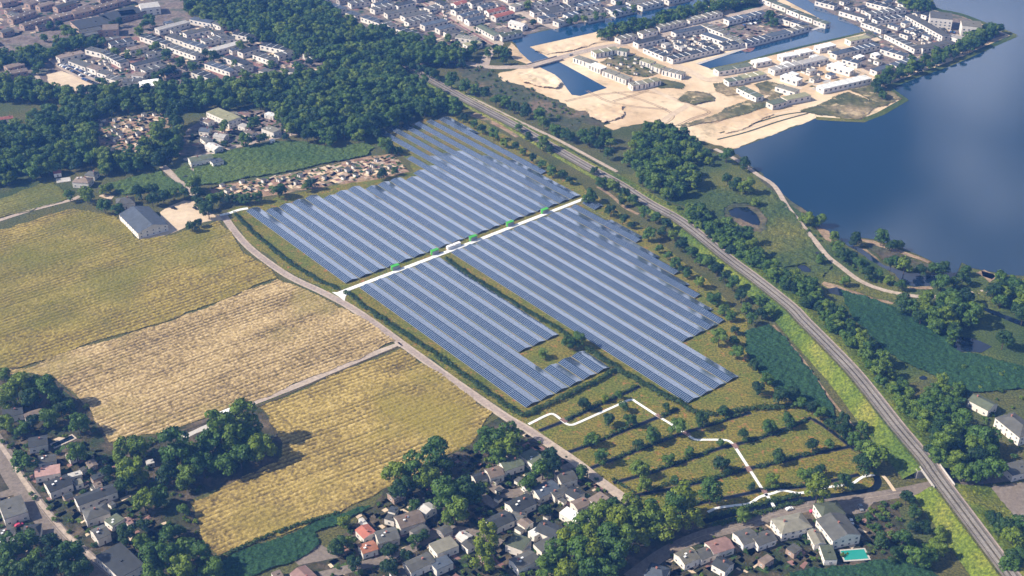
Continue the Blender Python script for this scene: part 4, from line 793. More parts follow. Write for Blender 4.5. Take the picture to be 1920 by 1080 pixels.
LAKE = [(1512, 410, 14), (1539, 411, 14), (1565, 441, 11), (1572, 463, 12), (1582, 477, 14), (1598, 484, 12), (1611, 493, 13), (1628, 510, 14), (1647, 513, 10), (1667, 523, 10), (1687, 534, 11), (1603, 447, 14), (1654, 445, 15), (1674, 457, 12), (1687, 460, 10), (1671, 493, 14), (1697, 498, 15), (1730, 503, 14), (1753, 500, 13), (1770, 501, 14), (1766, 529, 18), (1790, 530, 12), (1806, 521, 15), (1811, 504, 12), (1878, 520, 15), (1539, 483, 11), (1585, 525, 12), (1882, 638, 17), (1530, 415, 10), (1400, 348, 15), (1395, 305, 13), (1363, 289, 15), (1418, 375, 11), (1380, 342, 13), (1365, 336, 12), (1330, 300, 10), (1325, 288, 10)]
for k, (x, y, r) in enumerate(sorted(LAKE)): ptree(x, y, r, 'waterside tree by the lake path and inlet, %s from the left' % order(k), 'trees by the lake path')
NEARL = [(231, 843, 22), (260, 836, 22), (247, 884, 25), (234, 907, 18), (270, 940, 20), (330, 856, 30), (352, 843, 24), (313, 879, 24), (396, 830, 28), (412, 812, 30), (442, 822, 28), (460, 798, 30), (478, 815, 26), (490, 840, 24), (450, 850, 26), (420, 868, 22), (380, 872, 22), (345, 895, 20), (204, 886, 15), (270, 980, 15), (238, 1002, 18), (264, 1012, 16), (313, 1001, 20), (335, 995, 16), (283, 1048, 24), (313, 1050, 24), (350, 1038, 25), (382, 1040, 22), (395, 1062, 20), (343, 955, 14), (300, 930, 18), (290, 1075, 22), (340, 1070, 22)]
for k, (x, y, r) in enumerate(NEARL): ptree(x, y, r, 'large tree in the shady grove between the golden fields, %s of the grove' % order(k), 'grove between the fields', 'tall' if r >= 26 and k % 2 else None)
STREET = [(43, 863, 20), (142, 845, 20), (49, 1012, 20), (96, 1018, 20), (16, 1032, 22), (59, 1048, 20), (109, 1052, 27), (134, 1040, 24), (148, 1062, 22), (10, 1065, 20), (82, 1072, 20), (36, 1074, 20), (10, 795, 16), (40, 803, 14), (60, 790, 14), (93, 783, 16), (113, 767, 14), (127, 760, 12), (147, 792, 19), (28, 722, 24), (90, 735, 22), (108, 748, 16), (12, 745, 20), (58, 716, 18), (60, 745, 18), (5, 700, 16)]
for k, (x, y, r) in enumerate(STREET): ptree(x, y, r, 'broad garden tree by the paved street at the left, %s of the group' % order(k), 'garden trees by the paved street')
MID = [(740, 886, 22), (754, 909, 22), (777, 879, 25), (816, 846, 27), (836, 869, 22), (839, 923, 28), (869, 919, 24), (893, 919, 20), (853, 955, 25), (803, 892, 25), (777, 946, 13), (918, 826, 28), (942, 832, 27), (952, 815, 22), (935, 850, 20), (912, 1006, 22), (905, 1052, 22), (731, 1032, 16), (732, 1062, 16), (777, 1012, 13), (793, 1000, 13), (645, 976, 15), (635, 1020, 18), (657, 1014, 14), (665, 1052, 16), (990, 905, 16), (1018, 880, 18), (1040, 874, 17), (1030, 858, 16), (1091, 885, 14), (1020, 958, 13), (760, 1042, 13)]
for k, (x, y, r) in enumerate(MID): ptree(x, y, r, 'garden tree among the houses below the golden field, %s of the group' % order(k), 'village garden trees', 'yround' if (x, y) in ((912, 1006), (905, 1052)) else None)
BIGG = [(1180, 955, 22), (1150, 962, 22), (1125, 975, 22), (1160, 990, 26), (1190, 985, 26), (1220, 985, 24), (1250, 985, 24), (1100, 990, 24), (1080, 1000, 22), (1110, 1015, 26), (1140, 1020, 28), (1170, 1025, 26), (1065, 1025, 24), (1040, 1045, 24), (1085, 1045, 26), (1115, 1052, 26), (1150, 1050, 24), (1265, 960, 22), (1300, 975, 18), (1220, 960, 18), (1025, 1068, 22), (1060, 1075, 24), (1100, 1078, 24), (1135, 1078, 22), (1200, 1012, 20)]
for k, (x, y, r) in enumerate(BIGG): ptree(x, y, r, 'tall tree in the big clump beside the farm road end, %s of it' % order(k), 'big clump by the farm road end', 'yround' if k % 3 == 0 else 'tall')
RB_ = [(1700, 932, 15), (1717, 958, 15), (1733, 988, 14), (1760, 1022, 20), (1720, 1039, 20), (1681, 1036, 17), (1694, 1006, 16), (1651, 1007, 14), (1740, 1045, 18), (1765, 1000, 14), (1712, 985, 13), (1865, 971, 17), (1885, 988, 18), (1898, 1008, 20), (1912, 985, 18), (1905, 1040, 20), (1868, 995, 14), (1890, 1060, 18)]
for k, (x, y, r) in enumerate(RB_): ptree(x, y, r, 'leafy tree below the railway bridge, %s of the group' % order(k), 'trees below the railway bridge')
FARM = [(140, 305, 12), (170, 295, 14), (197, 312, 14), (225, 297, 15), (250, 297, 14), (277, 287, 17), (300, 257, 22), (322, 255, 18), (330, 212, 22), (328, 230, 16), (162, 365, 14), (195, 352, 12), (205, 350, 10), (130, 365, 12), (195, 385, 14), (220, 389, 13), (260, 360, 14), (285, 352, 15), (305, 365, 14), (285, 374, 13), (325, 363, 12), (345, 360, 11), (362, 342, 16), (370, 360, 16), (390, 390, 17), (375, 382, 14), (397, 374, 13), (412, 368, 11), (432, 371, 11), (447, 372, 10), (462, 371, 11), (360, 421, 13), (371, 417, 9), (522, 353, 16), (482, 366, 12), (585, 342, 12), (575, 350, 9), (715, 323, 11), (740, 320, 8), (722, 268, 14), (732, 277, 12), (747, 281, 9), (705, 247, 12), (475, 228, 13), (460, 260, 13), (492, 257, 11), (420, 236, 12), (542, 231, 15), (555, 236, 14), (537, 256, 9), (422, 268, 8)]
for k, (x, y, r) in enumerate(sorted(FARM)): ptree(x, y, r, 'tree among the farm yards and allotments, %s from the left' % order(k), 'trees round the farm yards')
# ------------------------------------------------------------------ woods: masses of trees, one object each
COLT = proto_collection('woodland_tree', [('round', 0), ('round', 1), ('round', 2), ('round', 3), ('dround', 0), ('dround', 1), ('tall', 0), ('tall', 1)])
COLB = proto_collection('woodland_bush', [('bush', 0), ('bush', 1), ('bush', 2)])
def wood(name, pxs, r, label, cat='woodland', z=6, holes=()):
    poly = [Vector(G(x, y, z)) for x, y in pxs]; pts = poisson([p[:2] for p in poly], r*1.42)
    pts = [(x, y, 0) for x, y in pts]; n = len(pts); scatter(name, pts, r*rng.uniform(.75, 1.25, n), COLT, 8, label, cat); return n
nw = 0
nw += wood('woodland', [(338, -25), (575, -25), (612, 8), (655, 42), (720, 60), (800, 78), (850, 90), (885, 108), (870, 118), (800, 116), (752, 130), (760, 146), (790, 164), (840, 188), (866, 204), (850, 212), (800, 216), (725, 233), (700, 250), (650, 262), (615, 266), (575, 258), (545, 242), (520, 222), (528, 204), (480, 194), (400, 196), (330, 206), (310, 203), (180, 206), (176, 215), (100, 187), (-80, 182), (-80, 150), (50, 156), (115, 172), (180, 172), (230, 166), (270, 168), (370, 160), (430, 155), (520, 140), (600, 142), (650, 128), (620, 112), (560, 98), (480, 64), (420, 50), (352, 18)], 6.4, 'dense dark green wood filling the ground between the town and the solar farm')
nw += wood('woodland', [(-80, 222), (20, 240), (60, 228), (110, 195), (170, 200), (178, 255), (182, 285), (150, 298), (115, 312), (60, 328), (-80, 350)], 6.4, 'dense wood at the left edge behind the small striped field')
nw += wood('woodland', [(185, 292), (215, 286), (250, 280), (285, 262), (300, 245), (338, 246), (343, 270), (320, 290), (290, 304), (250, 314), (215, 318), (190, 326), (178, 316)], 5.8, 'wooded bank below the allotments on the left')
nw += wood('woodland', [(1175, 296), (1195, 245), (1225, 232), (1262, 238), (1300, 265), (1318, 290), (1290, 306), (1322, 328), (1290, 352), (1262, 372), (1245, 372), (1215, 345), (1190, 325)], 5.4, 'dense grove between the railway and the sandy ground')
nw += wood('woodland', [(1270, 385), (1305, 378), (1345, 405), (1375, 425), (1400, 440), (1405, 458), (1440, 485), (1468, 500), (1505, 512), (1545, 545), (1580, 580), (1600, 612), (1570, 626), (1610, 622), (1640, 640), (1672, 690), (1704, 722), (1726, 752), (1730, 775), (1712, 790), (1692, 770), (1660, 725), (1620, 680), (1585, 642), (1545, 606), (1505, 568), (1460, 530), (1410, 492), (1350, 452), (1300, 415)], 5.0, 'long belt of trees along the lake side of the railway')
nw += wood('woodland', [(1690, 572), (1740, 556), (1780, 546), (1818, 560), (1835, 590), (1822, 618), (1790, 640), (1755, 615), (1715, 600)], 6.2, 'round clump of big trees in the dark reeds')
nw += wood('woodland', [(1858, 530), (1880, 518), (1930, 522), (1960, 560), (1930, 600), (1890, 590), (1865, 560)], 6, 'clump of trees by the lake at the right edge')
nw += wood('woodland', [(1720, 790), (1745, 760), (1790, 775), (1830, 800), (1872, 835), (1880, 870), (1850, 895), (1800, 890), (1760, 865), (1730, 825)], 7, 'big bright clump of trees right of the railway near the bridge')
nw += wood('woodland', [(1745, 715), (1790, 725), (1835, 745), (1800, 775), (1765, 760), (1735, 740)], 5, 'thicket beside the dark reeds above the big clump')
nw += wood('tree_belt', [(1118, 66), (1150, 52), (1200, 40), (1270, 22), (1340, 5), (1400, -10), (1440, -15), (1440, -2), (1350, 18), (1270, 38), (1200, 56), (1135, 72)], 5, 'belt of trees along the far canal bank', 'tree belt', 4)
nw += wood('tree_belt', [(1645, 165), (1640, 150), (1680, 132), (1740, 108), (1795, 84), (1830, 62), (1858, 48), (1875, 58), (1840, 82), (1790, 106), (1730, 130), (1680, 150)], 5, 'belt of trees along the lake shore of the new district', 'tree belt', 4)
nw += wood('tree_belt', [(1640, -25), (1700, -25), (1745, 5), (1740, 20), (1712, 22), (1685, 5)], 5, 'tree clump on the far lake shore at the top', 'tree belt', 4)
nw += wood('tree_belt', [(28, 100), (80, 85), (75, 105), (110, 78), (180, 70), (190, 80), (115, 96), (80, 120), (40, 120), (-40, 130), (-40, 95)], 4.6, 'trees round the low school halls at the upper left', 'tree belt', 4)
nw += wood('tree_belt', [(0, 160), (70, 158), (70, 175), (0, 178)], 5, 'trees around the grass lawns at the left', 'tree belt', 4)
print('wood trees', nw)
TOWN = [(217, 97, 12), (240, 104, 9), (262, 100, 9), (290, 88, 13), (312, 101, 13), (337, 115, 13), (362, 124, 13), (322, 130, 14), (307, 138, 12), (293, 143, 12), (349, 141, 9), (400, 104, 14), (385, 100, 10), (450, 85, 12), (468, 76, 10), (260, 57, 12), (280, 38, 14), (268, 46, 10), (222, 40, 11), (210, 46, 9), (192, 78, 10), (125, 57, 14), (136, 62, 12), (110, 45, 10), (92, 47, 9), (82, 70, 9), (75, 124, 11), (66, 132, 9), (482, 62, 8), (508, 120, 10), (555, 107, 9), (580, 116, 9), (440, 118, 8), (1445, 30, 14), (1450, 40, 12), (890, 90, 12), (880, 98, 12), (935, 95, 13), (950, 98, 12), (944, 112, 10), (928, 90, 10), (915, 100, 10), (840, 72, 10), (830, 85, 10), (855, 92, 10), (1067, 40, 10), (1080, 36, 9), (1095, 35, 9), (1117, 32, 9), (1132, 30, 8), (1155, 25, 8), (1170, 20, 8), (1188, 18, 8), (1000, 42, 8), (990, 8, 10), (1025, 2, 9), (1160, 8, 9), (1650, 170, 13), (1642, 160, 11), (1655, 178, 10), (1862, 55, 14), (1840, 62, 14), (1822, 74, 12), (1090, 22, 7)]
tp = []
for x, y, r in TOWN:
    Dm = H/math.sin(PITCH+math.atan((y-540)/FPX)); rr = r*Dm/FPX*.9; X, Y, _ = G(x, y, rr*1.1); tp.append(((X, Y, 0), rr))
scatter('town_trees', [p for p, _ in tp], [r for _, r in tp], COLT, 8, 'leafy street and garden trees spread through the far town', 'tree belt')
# shrubs and undergrowth
def bushes(name, pxs, d, rmin, rmax, label, thin=1.0):
    pts = poisson([p[:2] for p in GP(pxs)], d); pts = [(x, y, 0) for x, y in pts if random.random() < thin]
    scatter(name, pts, rng.uniform(rmin, rmax, len(pts)), COLB, 3, label, 'bushes')
for l, d, a, b, th, lab in (([(0, 700), (100, 708), (160, 764), (205, 832), (350, 800), (420, 870), (354, 940), (383, 1022), (400, 1090), (200, 1100), (110, 990), (50, 920), (0, 830)], 6.5, .8, 2.2, .6, 'garden bushes and hedges behind the street houses'),
        ([(722, 916), (886, 832), (985, 805), (1110, 888), (1190, 950), (1060, 1100), (600, 1100), (640, 985)], 6.5, .7, 2.0, .5, 'garden bushes between the village houses'),
        ([(0, 930), (60, 960), (150, 1060), (100, 1100), (-60, 1100), (-60, 900)], 7, .8, 2, .5, 'garden bushes left of the paved street'),
        ([(1240, 1020), (1440, 990), (1640, 960), (1690, 980), (1720, 1050), (1480, 1070), (1250, 1090)], 6.5, .7, 2.0, .55, 'garden bushes between the houses below the street'),
        ([(1600, 970), (1680, 930), (1690, 990), (1780, 1050), (1640, 1050), (1630, 1000)], 5, 1.2, 2.6, .9, 'thicket between the pool garden and the railway bank'),
        ([(860, 128), (905, 124), (1000, 170), (1098, 222), (1080, 240), (1020, 222), (960, 195), (900, 165)], 7, .8, 2.2, .55, 'grey green scrub on the rough sandy slope'),
        ([(1160, 330), (1330, 420), (1440, 500), (1420, 520), (1340, 462), (1250, 400), (1190, 360)], 7, 1, 2.4, .6, 'scrub between the railway and the marsh'),
        ([(1500, 395), (1545, 445), (1600, 480), (1690, 540), (1640, 535), (1560, 480), (1500, 420)], 6, .9, 2.2, .6, 'waterside scrub between path and lake'),
        ([(1780, 690), (1930, 690), (1930, 900), (1880, 900), (1830, 760)], 8, 1, 2.5, .5, 'scrub round the buildings at the right edge'),
        ([(380, 215), (600, 215), (560, 255), (400, 290), (350, 270)], 9, 1, 2.4, .5, 'garden bushes in the small hamlet by the wood'),
        ([(395, 352), (575, 319), (735, 288), (768, 322), (610, 350), (402, 368)], 6, .6, 1.5, .5, 'vegetable beds and bushes on the long allotments'),
        ([(176, 225), (312, 209), (292, 265), (205, 294)], 6, .6, 1.5, .55, 'beds and bushes on the allotments inside the wood'),
        ([(1130, 118), (1150, 104), (1195, 106), (1235, 138), (1210, 145), (1175, 140)], 6, .8, 1.8, .6, 'weeds on the unfinished building plot'),
        ([(130, 110), (260, 75), (400, 60), (560, 105), (600, 135), (430, 155), (260, 155)], 9, .9, 2.2, .5, 'garden bushes between the terraces at the upper left'),
        ([(640, 0), (900, -20), (960, 40), (900, 80), (780, 65)], 9, .9, 2.2, .45, 'garden bushes between the terraces at the top'),
        ([(1550, 790), (1620, 800), (1655, 840), (1640, 900), (1600, 850)], 5, 1, 2.2, .8, 'undergrowth at the foot of the railway bank'),
        ([(1640, 690), (1700, 740), (1700, 790), (1660, 780), (1620, 720)], 6, 1, 2.2, .6, 'undergrowth under the railway trees')):
    bushes('undergrowth', l, d, a, b, lab, th)
# ------------------------------------------------------------------ near houses: x1 y1 x2 y2 (roof centreline px), width, height, roof, kind, wall
RN_ = dict(dark='dark grey', grey='grey', blue='blue-grey', pale='pale', tan='tan', green='mossy green', red='red', orange='orange', pink='pinkish', brown='brown', olive='olive', white='white')
def houses(rows, where, group, **kw):
    rows = sorted(rows, key=lambda r: (r[0]+r[2])/2); cnt = {}
    for r in rows:
        x1, y1, x2, y2, w, h, roof = r[:7]; kind = r[7] if len(r) > 7 else 'gable'; wall = r[8] if len(r) > 8 else 'white'; k = cnt.get(roof, 0); cnt[roof] = k+1; tot = sum(1 for q in rows if q[6] == roof)
        ordn = '' if tot == 1 else ', %s of these from the left' % order(k)
        shed = w <= 5 or h < 3
        building(x1, y1, x2, y2, w, h, roof, wall, kind, '%s outbuilding %s%s' % (RN_[roof], where, ordn) if shed else '%s-roofed %s %s%s' % (RN_[roof], 'house' if kw.get('name', 'house') == 'house' else 'terrace', where, ordn), 'shed' if shed else 'house', group, name='shed' if shed else kw.get('name', 'house'), chim=not shed and kind != 'flat', sky=random.choice([0, 0, 2]) if not shed and kw.get('name', 'house') == 'house' else 0, **{k2: v for k2, v in kw.items() if k2 != 'name'})
houses([(54, 830, 88, 824, 9, 4.6, 'dark'), (72, 862, 104, 857, 6.5, 4, 'grey'), (66, 886, 112, 878, 8, 4.2, 'pink'), (88, 914, 130, 898, 10, 5, 'dark'), (128, 893, 152, 886, 4, 3.4, 'pale', 'flat'), (141, 906, 153, 902, 5, 3, 'tan', 'flat'),
        (143, 940, 215, 914, 8, 4.6, 'dark'), (158, 966, 202, 952, 9, 5, 'grey', 'hip'), (176, 1003, 200, 992, 9, 5, 'grey'), (203, 982, 226, 968, 7, 3.6, 'green', 'flat'), (203, 1030, 248, 1072, 14, 4.6, 'dark', 'flat'),
        (176, 911, 190, 906, 4, 2.8, 'brown', 'flat'), (236, 972, 246, 983, 3, 2.4, 'pink', 'flat')], 'right of the paved street', 'houses right of the paved street')
houses([(2, 958, 46, 944, 16, 5, 'grey', 'flat'), (-4, 1003, 26, 992, 6.5, 3.6, 'grey'), (44, 996, 76, 992, 9, 4.6, 'dark', 'hip'), (16, 1018, 48, 1003, 5.5, 3.4, 'grey'), (48, 1064, 63, 1080, 5.5, 4, 'tan'), (6, 775, 42, 768, 8, 4.4, 'dark'), (45, 779, 78, 769, 4.5, 3.2, 'brown')],
       'left of the paved street', 'houses left of the paved street')
houses([(678, 988, 694, 1004, 7.5, 4.4, 'red'), (676, 1030, 704, 1021, 7, 4, 'orange'), (706, 1008, 744, 998, 9.5, 4.4, 'grey'), (745, 980, 790, 966, 10, 4.8, 'brown'), (724, 968, 742, 973, 4.5, 3.6, 'grey', 'flat'), (731, 954, 743, 957, 4.5, 3.4, 'blue', 'flat'), (794, 948, 808, 958, 8, 4.2, 'pale'),
        (812, 1030, 852, 1014, 9, 4.6, 'tan', 'flat'), (763, 1064, 808, 1044, 8, 4.8, 'grey'), (812, 1062, 843, 1048, 7, 4.2, 'blue', 'flat'), (862, 1000, 878, 1010, 6, 4, 'pale'), (874, 1014, 886, 1024, 6, 3.8, 'grey'), (558, 1068, 582, 1090, 9, 4.4, 'pink'), (734, 1080, 758, 1072, 6, 3.6, 'grey'), (512, 1080, 528, 1074, 5, 3, 'brown', 'flat'), (676, 972, 690, 990, 2.5, 2.4, 'pale', 'flat')],
       'in the village below the golden field', 'houses in the village below the golden field')
houses([(986, 862, 1010, 850, 11, 4.8, 'green', 'flat'), (940, 874, 976, 862, 9, 4.6, 'green'), (914, 888, 940, 881, 8, 4.4, 'brown'), (888, 897, 910, 890, 6, 3.8, 'dark'), (1046, 896, 1076, 888, 9.5, 4.6, 'grey'), (1003, 924, 1042, 908, 9, 4.6, 'blue'), (1034, 926, 1060, 914, 6.5, 4, 'grey'),
        (956, 952, 996, 934, 9.5, 4.6, 'dark'), (914, 984, 956, 966, 9, 4.4, 'dark'), (962, 962, 982, 970, 7, 3.8, 'grey'), (1068, 918, 1088, 930, 7.5, 4.2, 'dark'), (1076, 948, 1100, 938, 7, 4.2, 'brown'), (1110, 942, 1134, 928, 7, 4.6, 'brown', 'flat'), (1124, 954, 1134, 948, 4.5, 3.2, 'tan', 'flat'),
        (1056, 956, 1086, 973, 6.5, 4.2, 'white', 'flat'), (1062, 1000, 1092, 986, 7.5, 4.4, 'tan', 'flat'), (1012, 984, 1048, 1000, 10, 5, 'dark'), (996, 1002, 1014, 992, 5, 4, 'white', 'flat'), (956, 1010, 988, 1022, 10, 4.8, 'green', 'flat'), (1008, 1028, 1046, 1010, 7.5, 4.6, 'grey', 'flat'), (963, 1058, 1002, 1040, 8.5, 4.6, 'grey'),
        (970, 1008, 990, 1030, 3.5, 3, 'pale', 'flat'), (1100, 980, 1114, 973, 6, 3.6, 'dark'), (1138, 966, 1158, 958, 4.5, 3, 'pale', 'hip'), (978, 974, 992, 984, 6, 3.6, 'brown')],
       'in the dense village', 'houses in the dense village')
houses([(1274, 1048, 1302, 1036, 9, 4.4, 'tan'), (1308, 1042, 1332, 1032, 7, 3.8, 'grey'), (1330, 1028, 1368, 1016, 9, 4.6, 'pink'), (1343, 1050, 1368, 1064, 8, 4.4, 'dark'), (1215, 1066, 1250, 1078, 10, 4, 'blue', 'hip'), (1384, 1010, 1414, 1000, 10, 4.6, 'grey'), (1414, 1014, 1448, 1002, 8, 4.2, 'grey'),
        (1456, 987, 1512, 974, 12, 5.4, 'tan', 'hip'), (1524, 994, 1538, 1020, 6, 4, 'tan'), (1548, 1022, 1558, 1050, 6.5, 3.6, 'green', 'flat')], 'below the street', 'houses below the street')
building(1534, 957, 1577, 950, 11, 6.4, 'green', 'white', 'hip', 'front wing of the biggest roof beside the pink parked car', 'house', 'big farmhouse', chim=False)
building(1556, 968, 1588, 1008, 16, 6.2, 'grey', 'white', 'gable', 'biggest grey gabled farmhouse between street and teal pool', 'house', 'big farmhouse')
houses([(1824, 744, 1862, 764, 10, 5, 'green'), (1884, 778, 1930, 815, 14, 6.2, 'grey', 'hip'), (1888, 882, 1945, 868, 10, 4.4, 'grey', 'flat')], 'at the right edge', 'buildings at the right edge')
# barn and farm buildings behind the fields
building(251, 394, 287, 429, 23, 5.2, 'blue', 'white', 'gable', 'big blue-grey barn with pale walls at the edge of the green field', 'barn', None, 'barn', (1.2, 1.2), 4.2, False)
building(218, 378, 252, 374, 11, 4.6, 'grey', 'tan' if 0 else 'white', 'hip', 'hip-roofed farmhouse in the trees just behind the blue-grey barn', 'house', None)
houses([(140, 336, 170, 338, 10, 4.8, 'brown', 'hip'), (163, 324, 181, 326, 8, 4.2, 'grey', 'hip'), (100, 323, 114, 321, 5.5, 3.4, 'red'), (355, 300, 397, 292, 9, 5, 'green'), (396, 304, 416, 299, 7, 3.6, 'blue', 'flat'),
        (398, 206, 440, 224, 13, 7, 'olive', 'flat'), (380, 222, 396, 228, 7, 4, 'brown'), (392, 270, 410, 278, 9, 4.4, 'pale'), (404, 252, 424, 256, 8, 4, 'pale'), (382, 256, 392, 264, 7, 4, 'grey'), (376, 242, 394, 244, 8, 4, 'blue'), (499, 212, 516, 216, 6, 3.6, 'white', 'flat'),
        (497, 238, 520, 246, 9, 5, 'tan', 'flat'), (544, 222, 561, 218, 8, 4, 'tan'), (567, 229, 584, 224, 8, 4, 'brown'), (450, 233, 463, 237, 6, 4, 'pale', 'flat'), (506, 264, 514, 262, 3, 2.6, 'white', 'flat'), (0, 222, 24, 219, 6, 4, 'red'), (-14, 236, 32, 230, 12, 4.6, 'grey'), (430, 214, 445, 212, 6, 3.4, 'tan', 'flat'), (462, 244, 476, 250, 6, 3.6, 'brown')],
       'in the hamlet behind the fields', 'hamlet houses behind the fields')
houses([(408, 779, 436, 768, 5, 3, 'white'), (274, 868, 288, 864, 4, 2.6, 'pale', 'flat')], 'beside the white gravel strip under the grove', 'sheds by the gravel strip')
# flat low school halls and blocks of the upper left
for k, (x1, y1, x2, y2, w, h, rf) in enumerate([(140, 48, 205, 36, 28, 5, 'dark'), (196, 34, 262, 16, 24, 5, 'dark'), (108, 76, 182, 60, 10, 4.4, 'grey'), (192, 52, 222, 50, 17, 7, 'brown'), (224, 26, 254, 22, 17, 5, 'dark'), (262, 12, 298, 8, 17, 8, 'pale'), (150, 60, 190, 52, 14, 4.6, 'grey')]):
    building(x1, y1, x2, y2, w, h, rf, 'brick' if k != 5 else 'white', 'flat', 'low flat-roofed %s school hall at the upper left, %s from the left' % (RN_[rf], order([1, 4, 0, 5, 6, 7, 2][k])), 'hall', 'school halls', 'school_hall', (2.4, 1.6), 6, False)
# ------------------------------------------------------------------ far terraces
def terr(rows, where, group, w=9, h=5.2, roof='grey', wall='white', kind='flat', party=7, ww=(2.5, 2.0), sp=5.4):
    rows = sorted(rows, key=lambda r: (r[0]+r[2])/2)
    for i, r in enumerate(rows):
        rf = r[4] if len(r) > 4 else random.choice(roof if isinstance(roof, tuple) else (roof,)); wd = r[5] if len(r) > 5 else w; hh = r[6] if len(r) > 6 else h
        building(r[0], r[1], r[2], r[3], wd, hh, rf, wall, kind, '%s-roofed terrace %s, %s from the left' % (RN_[rf], where, order(i)), 'terrace', group, 'terraced_house', ww, sp, False, party if random.random() < .75 else 0)
terr([(108, 108, 155, 97), (135, 112, 167, 124), (165, 90, 195, 97), (197, 97, 233, 117), (168, 123, 186, 129), (188, 133, 205, 138), (203, 143, 225, 149), (230, 151, 268, 150), (205, 82, 248, 74), (240, 93, 274, 85), (248, 122, 297, 110), (268, 132, 308, 121), (250, 138, 272, 140)],
     'by the parked cars at the upper left', 'terraces by the parked cars', roof=('grey', 'dark', 'brown'))
terr([(268, 66, 316, 81), (320, 85, 373, 103), (294, 55, 352, 40, 'pale'), (316, 65, 350, 76), (350, 77, 384, 88), (360, 34, 400, 42), (400, 40, 420, 48), (346, 63, 390, 54), (380, 77, 425, 65), (394, 95, 450, 79, 'pale'), (414, 72, 440, 70), (440, 61, 475, 68), (450, 98, 482, 88), (480, 100, 515, 112), (492, 82, 540, 92), (518, 103, 548, 95), (425, 105, 468, 121), (390, 117, 437, 133), (437, 130, 470, 122), (365, 133, 400, 145), (262, 158, 300, 153, 'white', 16), (490, 130, 512, 135), (532, 130, 556, 133), (604, 121, 626, 123), (574, 99, 592, 106)],
     'in the red-paved district', 'terraces between the woods', roof=('grey', 'dark', 'grey', 'blue'))
terr([(10, 20, 38, 14), (0, 4, 30, -2), (18, 36, 62, 20), (40, 47, 88, 33), (95, 33, 135, 23), (70, 12, 98, 4), (103, 14, 140, 3), (135, 25, 170, 17), (140, 20, 165, 10), (172, 15, 216, 3), (218, 2, 240, -4), (0, 60, 22, 54), (20, 24, 34, 30), (50, 8, 66, 2), (5, 112, 45, 104), (10, 126, 42, 118), (3, 138, 50, 130), (0, 98, 30, 102)],
     'in the upper left corner', 'terraces in the upper left corner', roof=('brown', 'grey', 'brown'), wall='brick', kind='gable', w=9)
terr([(620, 8, 645, 16), (653, 22, 672, 28), (682, 30, 716, 42), (716, 38, 738, 48), (748, 52, 790, 67), (655, 6, 690, 0), (698, 17, 742, 6), (742, 10, 775, 2), (723, 25, 780, 15), (762, 41, 815, 28), (792, 47, 835, 37), (755, 31, 800, 21), (820, 54, 850, 47), (600, 0, 618, 5), (800, 16, 820, 10), (700, -2, 730, -8), (856, 67, 895, 73, 'tan'), (872, 84, 900, 78, 'olive'), (835, 62, 858, 58)],
     'between the wood and the wide street', 'terraces at the top middle', roof=('blue', 'dark', 'grey'))
terr([(822, 2, 838, 10), (850, 20, 875, 13), (862, 30, 895, 21), (875, 38, 905, 31), (900, 13, 925, 7), (912, 22, 945, 15), (925, 31, 960, 22), (850, 8, 872, 2), (880, 6, 900, 0), (900, 48, 933, 66, 'green'), (937, 67, 975, 58, 'green'), (958, 40, 985, 48, 'pale')],
     'right of the wide street', 'terraces right of the wide street', roof=('blue', 'dark', 'red', 'grey'), kind='gable')
terr([(997, 22, 1040, 15), (1040, 15, 1080, 9), (1078, 11, 1122, 2), (1000, 8, 1045, -2), (1012, 34, 1040, 28), (1042, 41, 1062, 35), (1060, 29, 1090, 22), (1098, 20, 1130, 14), (1140, 17, 1175, 9), (1100, 33, 1130, 27), (1150, 23, 1190, 13), (1178, 6, 1210, 0), (1200, 11, 1240, 2), (960, 12, 985, 4), (1060, -2, 1090, -8), (1150, 0, 1180, -6), (1250, 0, 1290, -8), (1020, 24, 1050, 19), (1085, 24, 1105, 20)],
     'along the far bank of the long canal', 'terraces along the far canal bank', roof=('grey', 'blue', 'tan'))
terr([(1158, 72, 1190, 64, 'tan'), (1200, 62, 1228, 55, 'tan'), (1232, 50, 1282, 38, 'tan'), (1288, 37, 1318, 30, 'tan'), (1320, 29, 1350, 22, 'tan'), (1192, 80, 1242, 69), (1212, 88, 1250, 104), (1256, 109, 1300, 98), (1300, 98, 1345, 88), (1352, 84, 1382, 79), (1320, 62, 1360, 76), (1263, 61, 1318, 50), (1320, 45, 1362, 62, 'tan'), (1362, 66, 1395, 80, 'tan'), (1395, 79, 1440, 68), (1362, 37, 1400, 29), (1402, 29, 1432, 22), (1440, 67, 1478, 58), (1480, 57, 1512, 48, 'tan'), (1458, 30, 1485, 38), (1487, 39, 1512, 47)],
     'on the near canal island', 'terraces on the canal island', roof=('blue', 'dark', 'blue'))
terr([(1452, 4, 1478, 14), (1480, 16, 1503, 25), (1505, 26, 1528, 34), (1530, 36, 1553, 44), (1425, -6, 1450, 3)], 'on the green quay strip', 'green-roofed quay houses', roof='green', w=8)
terr([(1113, 98, 1157, 90, 'olive'), (1160, 92, 1178, 95, 'green'), (1080, 106, 1098, 112), (1098, 112, 1115, 118), (1110, 119, 1132, 128, 'white'), (1135, 131, 1158, 139), (1159, 140, 1180, 148), (1182, 158, 1208, 154), (1209, 153, 1235, 148, 'olive'), (1205, 111, 1225, 118, 'olive'), (1226, 121, 1243, 127, 'olive'), (1245, 129, 1282, 138)],
     'round the overgrown plot', 'blocks round the overgrown plot', roof='tan', ww=(1.6, 2.4), sp=4)
